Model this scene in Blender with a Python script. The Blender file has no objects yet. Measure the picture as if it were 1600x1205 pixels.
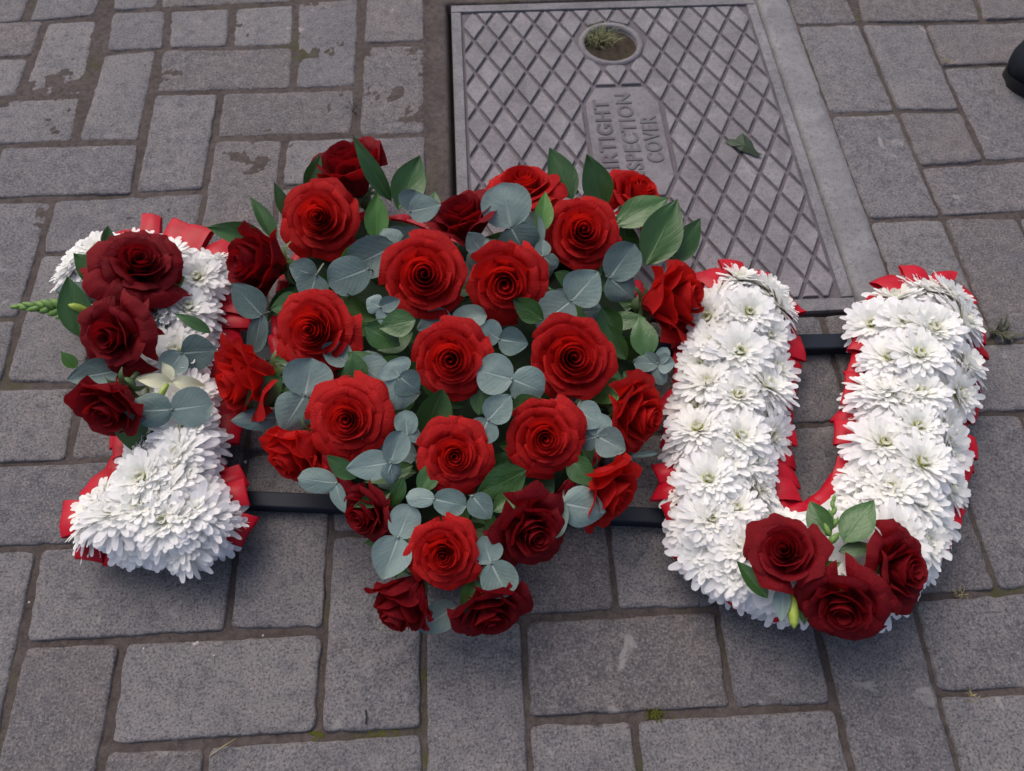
import bpy, math, random
from mathutils import Vector, Matrix, noise
rnd = random.Random(7)
scene = bpy.context.scene
col = scene.collection
R = math.radians

# ------------------------------------------------------------------ camera
CAM_R = Matrix(((0.9982702311, 0.0456140034, -0.0370932385),
                (-0.0579919060, 0.8677195214, -0.4936595699),
                (0.0096687379, 0.4949567606, 0.8688638102)))
CAM_P = Vector((0.38936329, -0.09624903, 0.85611242))
FPX = 1233.666
cam_d = bpy.data.cameras.new('camera')
cam = bpy.data.objects.new('camera', cam_d)
col.objects.link(cam)
cam.matrix_world = Matrix.Translation(CAM_P) @ CAM_R.to_4x4()
cam_d.sensor_width = 36.0
cam_d.lens = 36.0 * FPX / 1600.0
cam_d.clip_start = 0.01
cam_d.clip_end = 500
cam_d.dof.use_dof = True
cam_d.dof.focus_distance = 0.80
cam_d.dof.aperture_fstop = 9.0
scene.camera = cam

# ------------------------------------------------------------------ sky, sun, exposure
SUN_EL, SUN_AZ = R(58), R(-35)          # azimuth measured from +y towards +x
world = bpy.data.worlds.new('World')
scene.world = world
world.use_nodes = True
wn = world.node_tree
bg = wn.nodes['Background']
sky = wn.nodes.new('ShaderNodeTexSky')
sky.sky_type = 'NISHITA'
sky.sun_disc = False
sky.sun_elevation = SUN_EL
sky.sun_rotation = SUN_AZ
sky.air_density = 1.0
sky.dust_density = 6.0
sky.ozone_density = 1.0
wn.links.new(sky.outputs[0], bg.inputs[0])
bg.inputs[1].default_value = 0.10
sun_d = bpy.data.lights.new('sun', 'SUN')
sun_d.energy = 0.5
sun_d.angle = R(50)
sun_d.color = (1.0, 0.98, 0.95)
sun = bpy.data.objects.new('sun', sun_d)
col.objects.link(sun)
sd = Vector((math.sin(SUN_AZ) * math.cos(SUN_EL), math.cos(SUN_AZ) * math.cos(SUN_EL), math.sin(SUN_EL)))
sun.rotation_euler = sd.to_track_quat('Z', 'Y').to_euler()
vs = scene.view_settings
vs.view_transform = 'Standard'
vs.look = 'None'
vs.exposure = 0.98
vs.gamma = 1.0
vs.use_curve_mapping = False

# ------------------------------------------------------------------ helpers
RIGHT = CAM_R @ Vector((1, 0, 0))
UP = CAM_R @ Vector((0, 1, 0))
BACK = CAM_R @ Vector((0, 0, 1))


def at(x, y, z=0.0):
    """point of the place at height z that a surveyed sight line meets"""
    d = CAM_R @ Vector(((x - 800) / FPX, -(y - 602.5) / FPX, -1))
    return CAM_P + d * ((z - CAM_P.z) / d.z)


def px_size(p, n):
    """metres that n survey pixels span at point p"""
    return n * ((CAM_P - p).dot(BACK)) / FPX


def smooth(a, b, x):
    t = max(0.0, min(1.0, (x - a) / (b - a)))
    return t * t * (3 - 2 * t)


def mesh(name, verts, faces, mat=None, shade=True, uvs=None):
    me = bpy.data.meshes.new(name)
    me.from_pydata([tuple(v) for v in verts], [], faces)
    if uvs is not None:
        lay = me.uv_layers.new(name='UVMap')
        for lp in me.loops:
            lay.data[lp.index].uv = uvs[lp.vertex_index]
    if mat:
        me.materials.append(mat)
    if shade:
        for p in me.polygons:
            p.use_smooth = True
    me.update()
    return me


def obj(name, me, parent=None, mat4=None):
    o = bpy.data.objects.new(name, me)
    col.objects.link(o)
    if parent is not None:
        o.parent = parent
    if mat4 is not None:
        o.matrix_basis = mat4
    return o


def tag(o, label=None, cat=None, group=None, kind=None):
    if label: o['label'] = label
    if cat: o['category'] = cat
    if group: o['group'] = group
    if kind: o['kind'] = kind
    return o


def thing(name, label, cat, loc=(0, 0, 0), group=None):
    o = obj(name, None)
    o.location = loc
    return tag(o, label, cat, group)


class MB:
    """collects vertices and faces"""
    def __init__(s):
        s.v, s.f, s.uv = [], [], []

    def add(s, verts, faces, uvs=None):
        b = len(s.v)
        s.v += [Vector(v) for v in verts]
        s.f += [tuple(i + b for i in f) for f in faces]
        s.uv += uvs if uvs is not None else [(0.0, 0.0)] * len(verts)

    def box(s, c, ax, ay, az):
        c, ax, ay, az = Vector(c), Vector(ax), Vector(ay), Vector(az)
        vs_ = [c + ax * i + ay * j + az * k for i in (-1, 1) for j in (-1, 1) for k in (-1, 1)]
        s.add(vs_, [(0, 1, 3, 2), (4, 6, 7, 5), (0, 4, 5, 1), (2, 3, 7, 6), (0, 2, 6, 4), (1, 5, 7, 3)])

    def tube(s, pts, rad, n=6, caps=True):
        pts = [Vector(p) for p in pts]
        rings = []
        ref = Vector((0.3, 0.2, 1)).normalized()
        vv, ff = [], []
        for i, p in enumerate(pts):
            d = (pts[min(i + 1, len(pts) - 1)] - pts[max(i - 1, 0)]).normalized()
            a = d.cross(ref)
            if a.length < 1e-4: a = d.cross(Vector((1, 0, 0)))
            a.normalize()
            b = d.cross(a)
            r = rad[i] if isinstance(rad, (list, tuple)) else rad
            for k in range(n):
                t = 2 * math.pi * k / n
                vv.append(p + a * (math.cos(t) * r) + b * (math.sin(t) * r))
        for i in range(len(pts) - 1):
            for k in range(n):
                ff.append((i * n + k, i * n + (k + 1) % n, (i + 1) * n + (k + 1) % n, (i + 1) * n + k))
        if caps:
            ff.append(tuple(range(n))[::-1])
            ff.append(tuple((len(pts) - 1) * n + k for k in range(n)))
        s.add(vv, ff)

    def build(s, name, mat, shade=True, uv=False):
        return mesh(name, s.v, s.f, mat, shade, s.uv if uv else None)


def grid_faces(nu, nv, b=0):
    return [(b + j * nu + i, b + j * nu + i + 1, b + (j + 1) * nu + i + 1, b + (j + 1) * nu + i)
            for j in range(nv - 1) for i in range(nu - 1)]


def basis(x, y, z, p):
    return Matrix(((x.x, y.x, z.x, p.x), (x.y, y.y, z.y, p.y), (x.z, y.z, z.z, p.z), (0, 0, 0, 1)))


def frame_for(axis, up_hint, p, sx=1.0, sy=1.0, sz=1.0, spin=0.0):
    """matrix whose z is axis, y as near up_hint as it can be"""
    z = axis.normalized()
    x = up_hint.cross(z)
    if x.length < 1e-4: x = Vector((1, 0, 0)).cross(z)
    x.normalize()
    y = z.cross(x)
    if spin:
        c, s_ = math.cos(spin), math.sin(spin)
        x, y = x * c + y * s_, y * c - x * s_
    return basis(x * sx, y * sy, z * sz, p)


def view_axis(tilt, ang, p):
    """direction that leans tilt degrees off the sight line, towards picture angle ang"""
    c = (CAM_P - p).normalized()
    r = (RIGHT - c * RIGHT.dot(c)).normalized()
    u = c.cross(r)
    a, t = R(ang), R(tilt)
    return (c * math.cos(t) + (r * math.cos(a) + u * math.sin(a)) * math.sin(t)).normalized(), r, u, c


# ------------------------------------------------------------------ materials
class NT:
    def __init__(s, name):
        s.m = bpy.data.materials.new(name)
        s.m.use_nodes = True
        s.t = s.m.node_tree
        s.t.nodes.clear()
        s.out = s.t.nodes.new('ShaderNodeOutputMaterial')

    def n(s, kind, **kw):
        nd = s.t.nodes.new('ShaderNode' + kind)
        for k, v in kw.items():
            if k.startswith('i_'):
                key = k[2:]
                nd.inputs[int(key) if key.isdigit() else key.replace('_', ' ')].default_value = v
            else:
                setattr(nd, k, v)
        return nd

    def l(s, a, b):
        s.t.links.new(a, b)

    def coord(s, which='Object'):
        return s.n('TexCoord').outputs[which]

    def noise(s, vec, scale, detail=4, rough=0.55, dist=0.0):
        nd = s.n('TexNoise', i_Scale=scale, i_Detail=detail, i_Roughness=rough, i_Distortion=dist)
        s.l(vec, nd.inputs['Vector'])
        return nd.outputs['Fac']

    def ramp(s, fac, *stops, interp='LINEAR'):
        nd = s.n('ValToRGB')
        cr = nd.color_ramp
        cr.interpolation = interp
        while len(cr.elements) < len(stops): cr.elements.new(0.5)
        for e, (p, c) in zip(cr.elements, stops):
            e.position = p
            e.color = (c, c, c, 1) if isinstance(c, (int, float)) else (*c, 1)
        s.l(fac, nd.inputs[0])
        return nd.outputs[0]

    def mix(s, fac, a, b, mode='MIX'):
        nd = s.n('Mix', data_type='RGBA', blend_type=mode)
        for sock, val in ((nd.inputs[0], fac), (nd.inputs[6], a), (nd.inputs[7], b)):
            if hasattr(val, 'links'): s.l(val, sock)
            elif isinstance(val, (int, float)): sock.default_value = val if sock == nd.inputs[0] else (val, val, val, 1)
            else: sock.default_value = (*val, 1)
        return nd.outputs[2]

    def math(s, op, a, b=0.0, clamp=False):
        nd = s.n('Math', operation=op, use_clamp=clamp)
        for sock, val in ((nd.inputs[0], a), (nd.inputs[1], b)):
            if hasattr(val, 'links'): s.l(val, sock)
            else: sock.default_value = val
        return nd.outputs[0]

    def bump(s, h, strength=0.4, dist=0.001, nrm=None):
        nd = s.n('Bump', i_Strength=strength, i_Distance=dist)
        s.l(h, nd.inputs['Height'])
        if nrm is not None: s.l(nrm, nd.inputs['Normal'])
        return nd.outputs[0]

    def surf(s, color, rough=0.8, normal=None, sheen=0.0, spec=0.5, trans=0.0, trans_col=None, sheen_col=None):
        b = s.n('BsdfPrincipled')
        for sock, val in ((b.inputs['Base Color'], color), (b.inputs['Roughness'], rough)):
            if hasattr(val, 'links'): s.l(val, sock)
            elif isinstance(val, (int, float)): sock.default_value = val
            else: sock.default_value = (*val, 1)
        b.inputs['Specular IOR Level'].default_value = spec
        b.inputs['Sheen Weight'].default_value = sheen
        b.inputs['Sheen Roughness'].default_value = 0.4
        if sheen_col: b.inputs['Sheen Tint'].default_value = (*sheen_col, 1)
        if normal is not None: s.l(normal, b.inputs['Normal'])
        last = b.outputs[0]
        if trans > 0:
            t = s.n('BsdfTranslucent')
            c = trans_col if trans_col is not None else color
            if hasattr(c, 'links'): s.l(c, t.inputs[0])
            else: t.inputs[0].default_value = (*c, 1)
            mx = s.n('MixShader')
            mx.inputs[0].default_value = trans
            s.l(b.outputs[0], mx.inputs[1])
            s.l(t.outputs[0], mx.inputs[2])
            last = mx.outputs[0]
        s.l(last, s.out.inputs[0])
        return s.m


def m_paver():
    s = NT('paver_concrete')
    co = s.coord()
    rv = s.n('ObjectInfo').outputs['Random']
    big = s.noise(co, 13, 5, 0.65, 0.3)
    mid = s.noise(co, 60, 8, 0.75, 0.5)
    fine = s.noise(co, 360, 5, 0.8)
    grit = s.noise(co, 900, 3, 0.7)
    base = s.ramp(rv, (0.0, (0.124, 0.107, 0.106)), (0.25, (0.162, 0.143, 0.143)), (0.5, (0.146, 0.139, 0.150)), (0.75, (0.184, 0.173, 0.178)), (1.0, (0.218, 0.205, 0.205)))
    c = s.mix(s.ramp(big, (0.34, 0.0), (0.66, 1.0)), base, s.mix(0.6, base, (0.090, 0.092, 0.106)))
    c = s.mix(s.ramp(mid, (0.46, 0.0), (0.66, 0.9)), c, s.mix(0.6, c, (0.25, 0.215, 0.208)))
    c = s.mix(s.ramp(mid, (0.32, 0.75), (0.47, 0.0)), c, (0.070, 0.064, 0.073))
    c = s.mix(s.ramp(s.noise(co, 30, 6, 0.7, 1.0), (0.54, 0.0), (0.66, 0.6)), c, s.mix(0.5, c, (0.070, 0.060, 0.056)))
    c = s.mix(s.ramp(fine, (0.38, 0.9), (0.49, 0.0)), c, (0.042, 0.038, 0.040))
    c = s.mix(s.ramp(fine, (0.54, 0.0), (0.66, 0.75)), c, (0.31, 0.292, 0.302))
    c = s.mix(s.ramp(s.noise(co, 24, 3, 0.6, 0.8), (0.66, 0.0), (0.73, 0.55)), c, (0.33, 0.31, 0.30))
    v = s.n('TexVoronoi', i_Scale=150.0)
    s.l(co, v.inputs['Vector'])
    fleck = s.ramp(v.outputs['Distance'], (0.08, 1.0), (0.2, 0.0))
    sep = s.n('SeparateColor')
    s.l(v.outputs['Color'], sep.inputs[0])
    fl = s.math('MULTIPLY', fleck, s.math('GREATER_THAN', sep.outputs[0], 0.88))
    c = s.mix(s.math('MULTIPLY', fl, 0.55), c, (0.36, 0.34, 0.33))
    # soil rubbed onto the worn edges from the joints
    h = s.math('ADD', s.math('MULTIPLY', fine, 0.9), s.math('ADD', s.math('MULTIPLY', mid, 0.9), s.math('MULTIPLY', grit, 0.5)))
    return s.surf(c, 0.82, s.bump(h, 1.0, 0.0026), spec=0.35)


def m_dirt():
    s = NT('joint_dirt')
    co = s.coord()
    a = s.noise(co, 9, 4, 0.6)
    b = s.noise(co, 120, 6, 0.75)
    g = s.noise(co, 600, 3, 0.7)
    c = s.mix(s.ramp(a, (0.3, 0.0), (0.7, 1.0)), (0.062, 0.050, 0.046), (0.104, 0.086, 0.083))
    c = s.mix(s.ramp(b, (0.35, 0.7), (0.6, 0.0)), c, (0.03, 0.024, 0.022))
    c = s.mix(s.ramp(g, (0.55, 0.0), (0.75, 0.5)), c, (0.17, 0.145, 0.135))
    moss = s.math('MULTIPLY', s.ramp(s.noise(co, 5.5, 3, 0.5), (0.55, 0.0), (0.68, 1.0)), s.ramp(s.noise(co, 60, 4, 0.6), (0.42, 0.0), (0.6, 0.9)))
    c = s.mix(moss, c, (0.052, 0.056, 0.016))
    h = s.math('ADD', s.math('MULTIPLY', b, 1.0), g)
    return s.surf(c, 0.95, s.bump(h, 0.9, 0.002), spec=0.15)


def m_concrete(name, lo, hi, stain, scale=1.0, st=0.6):
    s = NT(name)
    co = s.coord()
    a = s.noise(co, 18 * scale, 5, 0.65, 0.4)
    b = s.noise(co, 150 * scale, 6, 0.75)
    g = s.noise(co, 700 * scale, 3, 0.7)
    c = s.mix(s.ramp(a, (0.32, 0.0), (0.68, 1.0)), lo, hi)
    c = s.mix(s.math('MULTIPLY', s.n('ObjectInfo').outputs['Random'], 0.35), c, stain)
    c = s.mix(s.ramp(b, (0.50, 0.0), (0.68, st)), c, stain)
    c = s.mix(s.ramp(g, (0.34, 0.55), (0.5, 0.0)), c, tuple(x * 0.4 for x in lo))
    c = s.mix(s.ramp(g, (0.58, 0.0), (0.75, 0.4)), c, tuple(min(1, x * 1.7) for x in hi))
    h = s.math('ADD', b, s.math('MULTIPLY', g, 0.8))
    return s.surf(c, 0.8, s.bump(h, 0.55, 0.001), spec=0.3)


def m_petal(name, c0, c1, tcol, sheen=0.22):
    s = NT(name)
    uv = s.n('UVMap').outputs[0]
    sx = s.n('SeparateXYZ')
    s.l(uv, sx.inputs[0])
    rv = s.n('ObjectInfo').outputs['Random']
    co = s.coord()
    mp = s.n('Mapping')
    mp.inputs['Scale'].default_value = (26, 1.6, 1)
    s.l(uv, mp.inputs[0])
    vein = s.noise(mp.outputs[0], 2.0, 3, 0.6)
    blot = s.noise(co, 3.5, 3, 0.5)
    f = s.math('ADD', s.math('MULTIPLY', blot, 0.7), s.math('MULTIPLY', rv, 0.3))
    c = s.mix(s.ramp(f, (0.3, 0.0), (0.7, 1.0)), c0, c1)
    c = s.mix(s.ramp(vein, (0.42, 0.0), (0.7, 0.34)), c, tuple(x * 0.5 for x in c0))
    c = s.mix(s.ramp(sx.outputs[1], (0.0, 0.5), (0.25, 0.0)), c, tuple(min(1, x * 1.1 + 0.06) for x in c1))   # paler claw
    # dried patches along some rims
    c = s.mix(s.math('MULTIPLY', s.ramp(sx.outputs[1], (0.90, 0.0), (1.0, 1.0)), s.ramp(s.noise(co, 5, 3, 0.6), (0.55, 0.0), (0.66, 0.7))), c, tuple(x * 0.35 for x in c0))
    n_ = s.bump(s.math('ADD', vein, blot), 0.35, 0.02)
    return s.surf(c, 0.62, n_, sheen=sheen, spec=0.18, trans=0.40, trans_col=tcol, sheen_col=c1)


def m_leaf(name, c0, c1, vein_c, rough, trans, spec=0.5, rib=0.05, veins=0.35, back=None):
    s = NT(name)
    uv = s.n('UVMap').outputs[0]
    sx = s.n('SeparateXYZ')
    s.l(uv, sx.inputs[0])
    rv = s.n('ObjectInfo').outputs['Random']
    co = s.coord()
    a = s.noise(co, 2.4, 4, 0.6)
    f = s.math('ADD', s.math('MULTIPLY', a, 0.6), s.math('MULTIPLY', rv, 0.5))
    c = s.mix(s.ramp(f, (0.3, 0.0), (0.75, 1.0)), c0, c1)
    x = s.math('ABSOLUTE', s.math('SUBTRACT', sx.outputs[0], 0.5))
    y = sx.outputs[1]
    ribm = s.ramp(s.math('DIVIDE', x, s.math('ADD', s.math('MULTIPLY', s.math('SUBTRACT', 1.0, y), rib), 0.004)), (0.35, 1.0), (1.0, 0.0))
    ribm = s.math('MULTIPLY', ribm, s.ramp(y, (0.0, 1.0), (0.85, 0.15)))
    # side veins that climb from the rib
    w = s.n('TexWave', wave_type='BANDS', bands_direction='Y', i_Scale=2.2, i_Distortion=2.5, i_Detail=2.0)
    cmb = s.n('CombineXYZ')
    s.l(x, cmb.inputs[0])
    s.l(s.math('SUBTRACT', y, s.math('MULTIPLY', x, 0.9)), cmb.inputs[1])
    s.l(cmb.outputs[0], w.inputs['Vector'])
    side = s.ramp(w.outputs['Fac'], (0.80, 0.0), (1.0, veins))
    c2 = s.mix(side, c, vein_c)
    c2 = s.mix(s.math('MULTIPLY', ribm, 0.8), c2, vein_c)
    c2 = s.mix(s.ramp(s.noise(co, 14, 4, 0.7), (0.66, 0.0), (0.78, 0.3)), c2, tuple(v * 0.4 for v in c0))
    h = s.math('SUBTRACT', s.math('MULTIPLY', a, 0.3), s.math('ADD', s.math('MULTIPLY', side, 0.4), ribm))
    return s.surf(c2, rough, s.bump(h, 0.25, 0.02), spec=spec, trans=trans)


def m_mum():
    s = NT('chrysanthemum_white')
    uv = s.n('UVMap').outputs[0]
    sx = s.n('SeparateXYZ')
    s.l(uv, sx.inputs[0])
    rv = s.n('ObjectInfo').outputs['Random']
    c = s.ramp(sx.outputs[1], (0.0, (0.58, 0.64, 0.22)), (0.10, (0.82, 0.84, 0.56)), (0.22, (0.90, 0.90, 0.86)), (0.8, (0.91, 0.91, 0.92)), (1.0, (0.90, 0.88, 0.91)))
    c = s.mix(s.math('MULTIPLY', rv, 0.15), c, (0.86, 0.82, 0.74))
    mp = s.n('Mapping')
    mp.inputs['Scale'].default_value = (7, 1.0, 1)
    s.l(uv, mp.inputs[0])
    ve = s.noise(mp.outputs[0], 3.0, 2, 0.5)
    return s.surf(c, 0.55, s.bump(ve, 0.15, 0.01), spec=0.2, trans=0.5)


def m_plain(name, c, rough=0.5, spec=0.5, trans=0.0, nscale=0, namt=0.3, metallic=0.0):
    s = NT(name)
    cc = c
    if nscale:
        cc = s.mix(s.ramp(s.noise(s.coord(), nscale, 4, 0.6), (0.3, 0.0), (0.7, namt)), c, tuple(x * 0.35 for x in c))
    m = s.surf(cc, rough, spec=spec, trans=trans)
    return m


def m_ribbon():
    s = NT('satin_ribbon')
    co = s.coord()
    w = s.noise(co, 60, 2, 0.5)
    fine = s.noise(co, 1500, 1, 0.5)
    c = s.mix(s.ramp(w, (0.3, 0.0), (0.7, 1.0)), (0.33, 0.003, 0.012), (0.43, 0.005, 0.020))
    m = s.surf(c, 0.42, s.bump(fine, 0.08, 0.0003), sheen=0.0, spec=0.22, trans=0.12)
    return m


M = dict(
    paver=m_paver(), dirt=m_dirt(),
    cover=m_concrete('cover_cast', (0.128, 0.118, 0.130), (0.225, 0.210, 0.226), (0.085, 0.076, 0.085), 1.0, 0.7),
    groove=m_concrete('cover_groove', (0.050, 0.041, 0.049), (0.080, 0.067, 0.077), (0.16, 0.145, 0.16), 2.0, 0.6),
    letter=m_concrete('cover_letter', (0.065, 0.057, 0.068), (0.098, 0.088, 0.102), (0.15, 0.14, 0.155), 1.4, 0.4),
    rim=m_concrete('cover_rim', (0.11, 0.107, 0.117), (0.25, 0.238, 0.255), (0.07, 0.065, 0.068), 0.9, 0.8),
    haunch=m_concrete('haunch_mortar', (0.130, 0.126, 0.134), (0.225, 0.217, 0.226), (0.075, 0.074, 0.084), 0.9, 0.8),
    soil=m_plain('hole_soil', (0.052, 0.042, 0.030), 0.95, 0.1, 0, 90, 0.8),
    red=m_petal('rose_red', (0.40, 0.006, 0.008), (0.53, 0.012, 0.012), (0.62, 0.012, 0.007)),
    crimson=m_petal('rose_crimson', (0.155, 0.003, 0.008), (0.235, 0.005, 0.011), (0.24, 0.003, 0.005), 0.2),
    euc=m_leaf('eucalyptus_leaf', (0.082, 0.128, 0.120), (0.165, 0.228, 0.214), (0.33, 0.40, 0.37), 0.55, 0.10, 0.35, 0.05, 0.07),
    rus=m_leaf('ruscus_leaf', (0.026, 0.072, 0.018), (0.052, 0.122, 0.036), (0.08, 0.165, 0.06), 0.36, 0.14, 0.4, 0.03, 0.05),
    rusb=m_leaf('ruscus_leaf_bright', (0.060, 0.155, 0.030), (0.095, 0.220, 0.045), (0.14, 0.28, 0.09), 0.36, 0.18, 0.4, 0.03, 0.05),
    stem=m_plain('green_stem', (0.075, 0.13, 0.045), 0.5, 0.4, 0, 200, 0.4),
    estem=m_plain('eucalyptus_stem', (0.22, 0.24, 0.19), 0.6, 0.3, 0, 200, 0.4),
    sepal=m_plain('sepal_green', (0.09, 0.15, 0.055), 0.5, 0.4, 0.1, 150, 0.4),
    bud=m_plain('bud_green', (0.30, 0.40, 0.06), 0.45, 0.4, 0.1, 150, 0.4),
    budg=m_plain('snapdragon_bud_green', (0.13, 0.25, 0.05), 0.5, 0.4, 0.1, 150, 0.4),
    cream=m_plain('cream_petal', (0.68, 0.67, 0.47), 0.5, 0.3, 0.25, 60, 0.12),
    mum=m_mum(),
    mumc=m_plain('chrysanthemum_centre', (0.50, 0.54, 0.10), 0.6, 0.3, 0.2, 200, 0.3),
    ribbon=m_ribbon(),
    foam=m_plain('floral_foam', (0.012, 0.022, 0.012), 0.9, 0.1, 0, 120, 0.6),
    foamw=m_plain('letter_foam', (0.55, 0.55, 0.52), 0.9, 0.1, 0, 120, 0.3),
    bar=m_plain('black_plastic', (0.010, 0.014, 0.023), 0.55, 0.15, 0, 90, 0.2),
    grass=m_plain('grass_blade', (0.20, 0.21, 0.10), 0.6, 0.3, 0.2, 120, 0.4),
    dry=m_plain('dry_grass', (0.30, 0.25, 0.13), 0.7, 0.2, 0.1, 120, 0.4),
    moss=m_plain('moss_green', (0.085, 0.088, 0.018), 0.95, 0.1, 0.1, 400, 0.6),
    deadleaf=m_plain('fallen_leaf', (0.026, 0.046, 0.020), 0.5, 0.3, 0.05, 60, 0.6),
    weed=m_plain('weed_leaf', (0.085, 0.088, 0.055), 0.7, 0.2, 0.1, 60, 0.5),
    shoe=m_plain('shoe_leather', (0.008, 0.010, 0.015), 0.85, 0.12, 0, 60, 0.3),
    sole=m_plain('shoe_sole', (0.010, 0.010, 0.012), 0.7, 0.3, 0, 60, 0.3),
    pebble=m_plain('pale_pebble', (0.52, 0.50, 0.45), 0.7, 0.3, 0, 300, 0.3),
)

# ------------------------------------------------------------------ paving
U = 0.105
NODES = {(0,1):(191,1000),(-1,1):(35,1006),(2,1):(509,985),(1,1):(354,988),(0,0):(164,1170),(1,0):(323,1164),(2,0):(497,1150),(3,0):(662,1143),
(4,0):(822,1127),(4,1):(817,967),(5,0):(991,1122),(5,1):(965,955),(6,1):(1122,950),(6,0):(1147,1110),(7,0):(1305,1104),(8,1):(1425,936),(8,0):(1465,1085),(9,1):(1562,925),
(-1,2):(60,855),(-1,3):(104,722),(-1,4):(127,602),(-2,4):(5,597),(-2,5):(29,497),(-2,6):(62,397),(-2,7):(83,312),(0,7):(320,299),(-1,8):(219,223),(-1,7):(207,305),
(-1,9):(239,145),(0,9):(345,143),(0,8):(334,217),(1,8):(445,216),(1,7):(436,292),(-1,10):(250,75),(1,9):(457,140),(-2,8):(115,222),(-2,10):(160,82),(-2,9):(130,149),(-3,9):(27,153),(-3,11):(72,33),(-2,11):(155,28),(9,2):(1508,770)}
RES = [(Vector((k[0] * U, k[1] * U)), at(*v).xy - Vector((k[0] * U, k[1] * U))) for k, v in NODES.items()]


def node(i, j):
    """lattice corner moved by what the real joints are off the ideal herringbone"""
    p = Vector((i * U, j * U))
    ws, acc = 0.0, Vector((0, 0))
    for q, d in RES:
        r2 = (p - q).length_squared
        w = 1.0 / (r2 + 0.0002) ** 1.5
        ws += w
        acc += d * w
    near = min((p - q).length for q, d in RES)
    return p + acc / ws * (1.0 - smooth(0.15, 0.5, near))


def clip(poly, nrm, c):
    """keep the side where nrm.p <= c"""
    out = []
    n = len(poly)
    for i in range(n):
        a, b = poly[i], poly[(i + 1) % n]
        da, db = nrm.dot(a) - c, nrm.dot(b) - c
        if da <= 0: out.append(a)
        if (da < 0 < db) or (db < 0 < da):
            out.append(a + (b - a) * (da / (da - db)))
    return out


def area(poly):
    return 0.5 * sum(poly[i].x * poly[(i + 1) % len(poly)].y - poly[(i + 1) % len(poly)].x * poly[i].y for i in range(len(poly)))


def offset_poly(poly, d):
    """inset a convex CCW polygon"""
    lines = []
    n = len(poly)
    for i in range(n):
        a, b = poly[i], poly[(i + 1) % n]
        e = (b - a).normalized()
        lines.append((a + Vector((-e.y, e.x)) * d, e))
    out = []
    for i in range(n):
        (p, e), (q, g) = lines[i - 1], lines[i]
        den = e.x * g.y - e.y * g.x
        if abs(den) < 1e-6:
            out.append(q)
            continue
        t = ((q.x - p.x) * g.y - (q.y - p.y) * g.x) / den
        out.append(p + e * t)
    return out


def ragged(poly, rad, step, amp, seed):
    """outline with rounded corners and worn, uneven sides"""
    pts = []
    n = len(poly)
    for i in range(n):
        a, b, c = poly[i - 1], poly[i], poly[(i + 1) % n]
        d1, d2 = (a - b), (c - b)
        r = min(rad, d1.length * 0.35, d2.length * 0.35)
        p, q = b + d1.normalized() * r, b + d2.normalized() * r
        for k in range(4):
            t = k / 3.0
            pts.append(p * (1 - t) ** 2 + b * 2 * t * (1 - t) + q * t * t)
        e = c + (b - c).normalized() * min(rad, d2.length * 0.35)
        m_ = int((e - q).length / step)
        for k in range(1, m_):
            pts.append(q + (e - q) * (k / m_))
    cen = sum(pts, Vector((0, 0))) / len(pts)
    out = []
    for p in pts:
        d = (p - cen).normalized()
        w = noise.noise(Vector((p.x * 70, p.y * 70, seed))) * amp + noise.noise(Vector((p.x * 210, p.y * 210, seed + 9))) * amp * 0.6
        out.append(p + d * w)
    return out, cen


def paver_mesh(poly, gap, seed, dz, tilt):
    poly = [Vector((p.x, p.y)) for p in poly]
    if area(poly) < 0: poly.reverse()
    # drop near-duplicate corners left by clipping
    poly = [p for i, p in enumerate(poly) if (p - poly[i - 1]).length > 0.004]
    if len(poly) < 3: return None
    poly = offset_poly(poly, gap)
    if abs(area(poly)) < 0.0012 or area(poly) < 0: return None
    pts, cen = ragged(poly, 0.0075, 0.009, 0.0021, seed)
    rings = [(1.0, 0.0, -0.035), (1.0, 0.0, -0.0055), (0.0, 0.0010, -0.0016), (0.0, 0.0028, -0.0002), (0.0, 0.008, 0.0)]
    vv, ff = [], []
    n = len(pts)
    for k, ins, z in rings:
        for p in pts:
            d = cen - p
            q = p + d.normalized() * (ins * (1 + 0.5 * noise.noise(Vector((p.x * 90, p.y * 90, seed)))))
            zz = z + (tilt.dot(q - cen) + dz if z > -0.03 else 0)
            if z > -0.005: zz += noise.noise(Vector((q.x * 60, q.y * 60, seed))) * 0.0007
            vv.append((q.x, q.y, zz))
    for r in range(len(rings) - 1):
        for i in range(n):
            ff.append((r * n + i, r * n + (i + 1) % n, (r + 1) * n + (i + 1) % n, (r + 1) * n + i))
    ff.append(tuple((len(rings) - 1) * n + i for i in range(n)))
    return mesh('paver', vv, ff, M['paver'])


polys = []
LX, CY0, CY1 = 0.216, 0.4795, 1.150           # left soldier line, lower and upper edge of the cover
V2 = Vector


def quad_px(*q):
    return [at(*p).xy for p in q]


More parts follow.
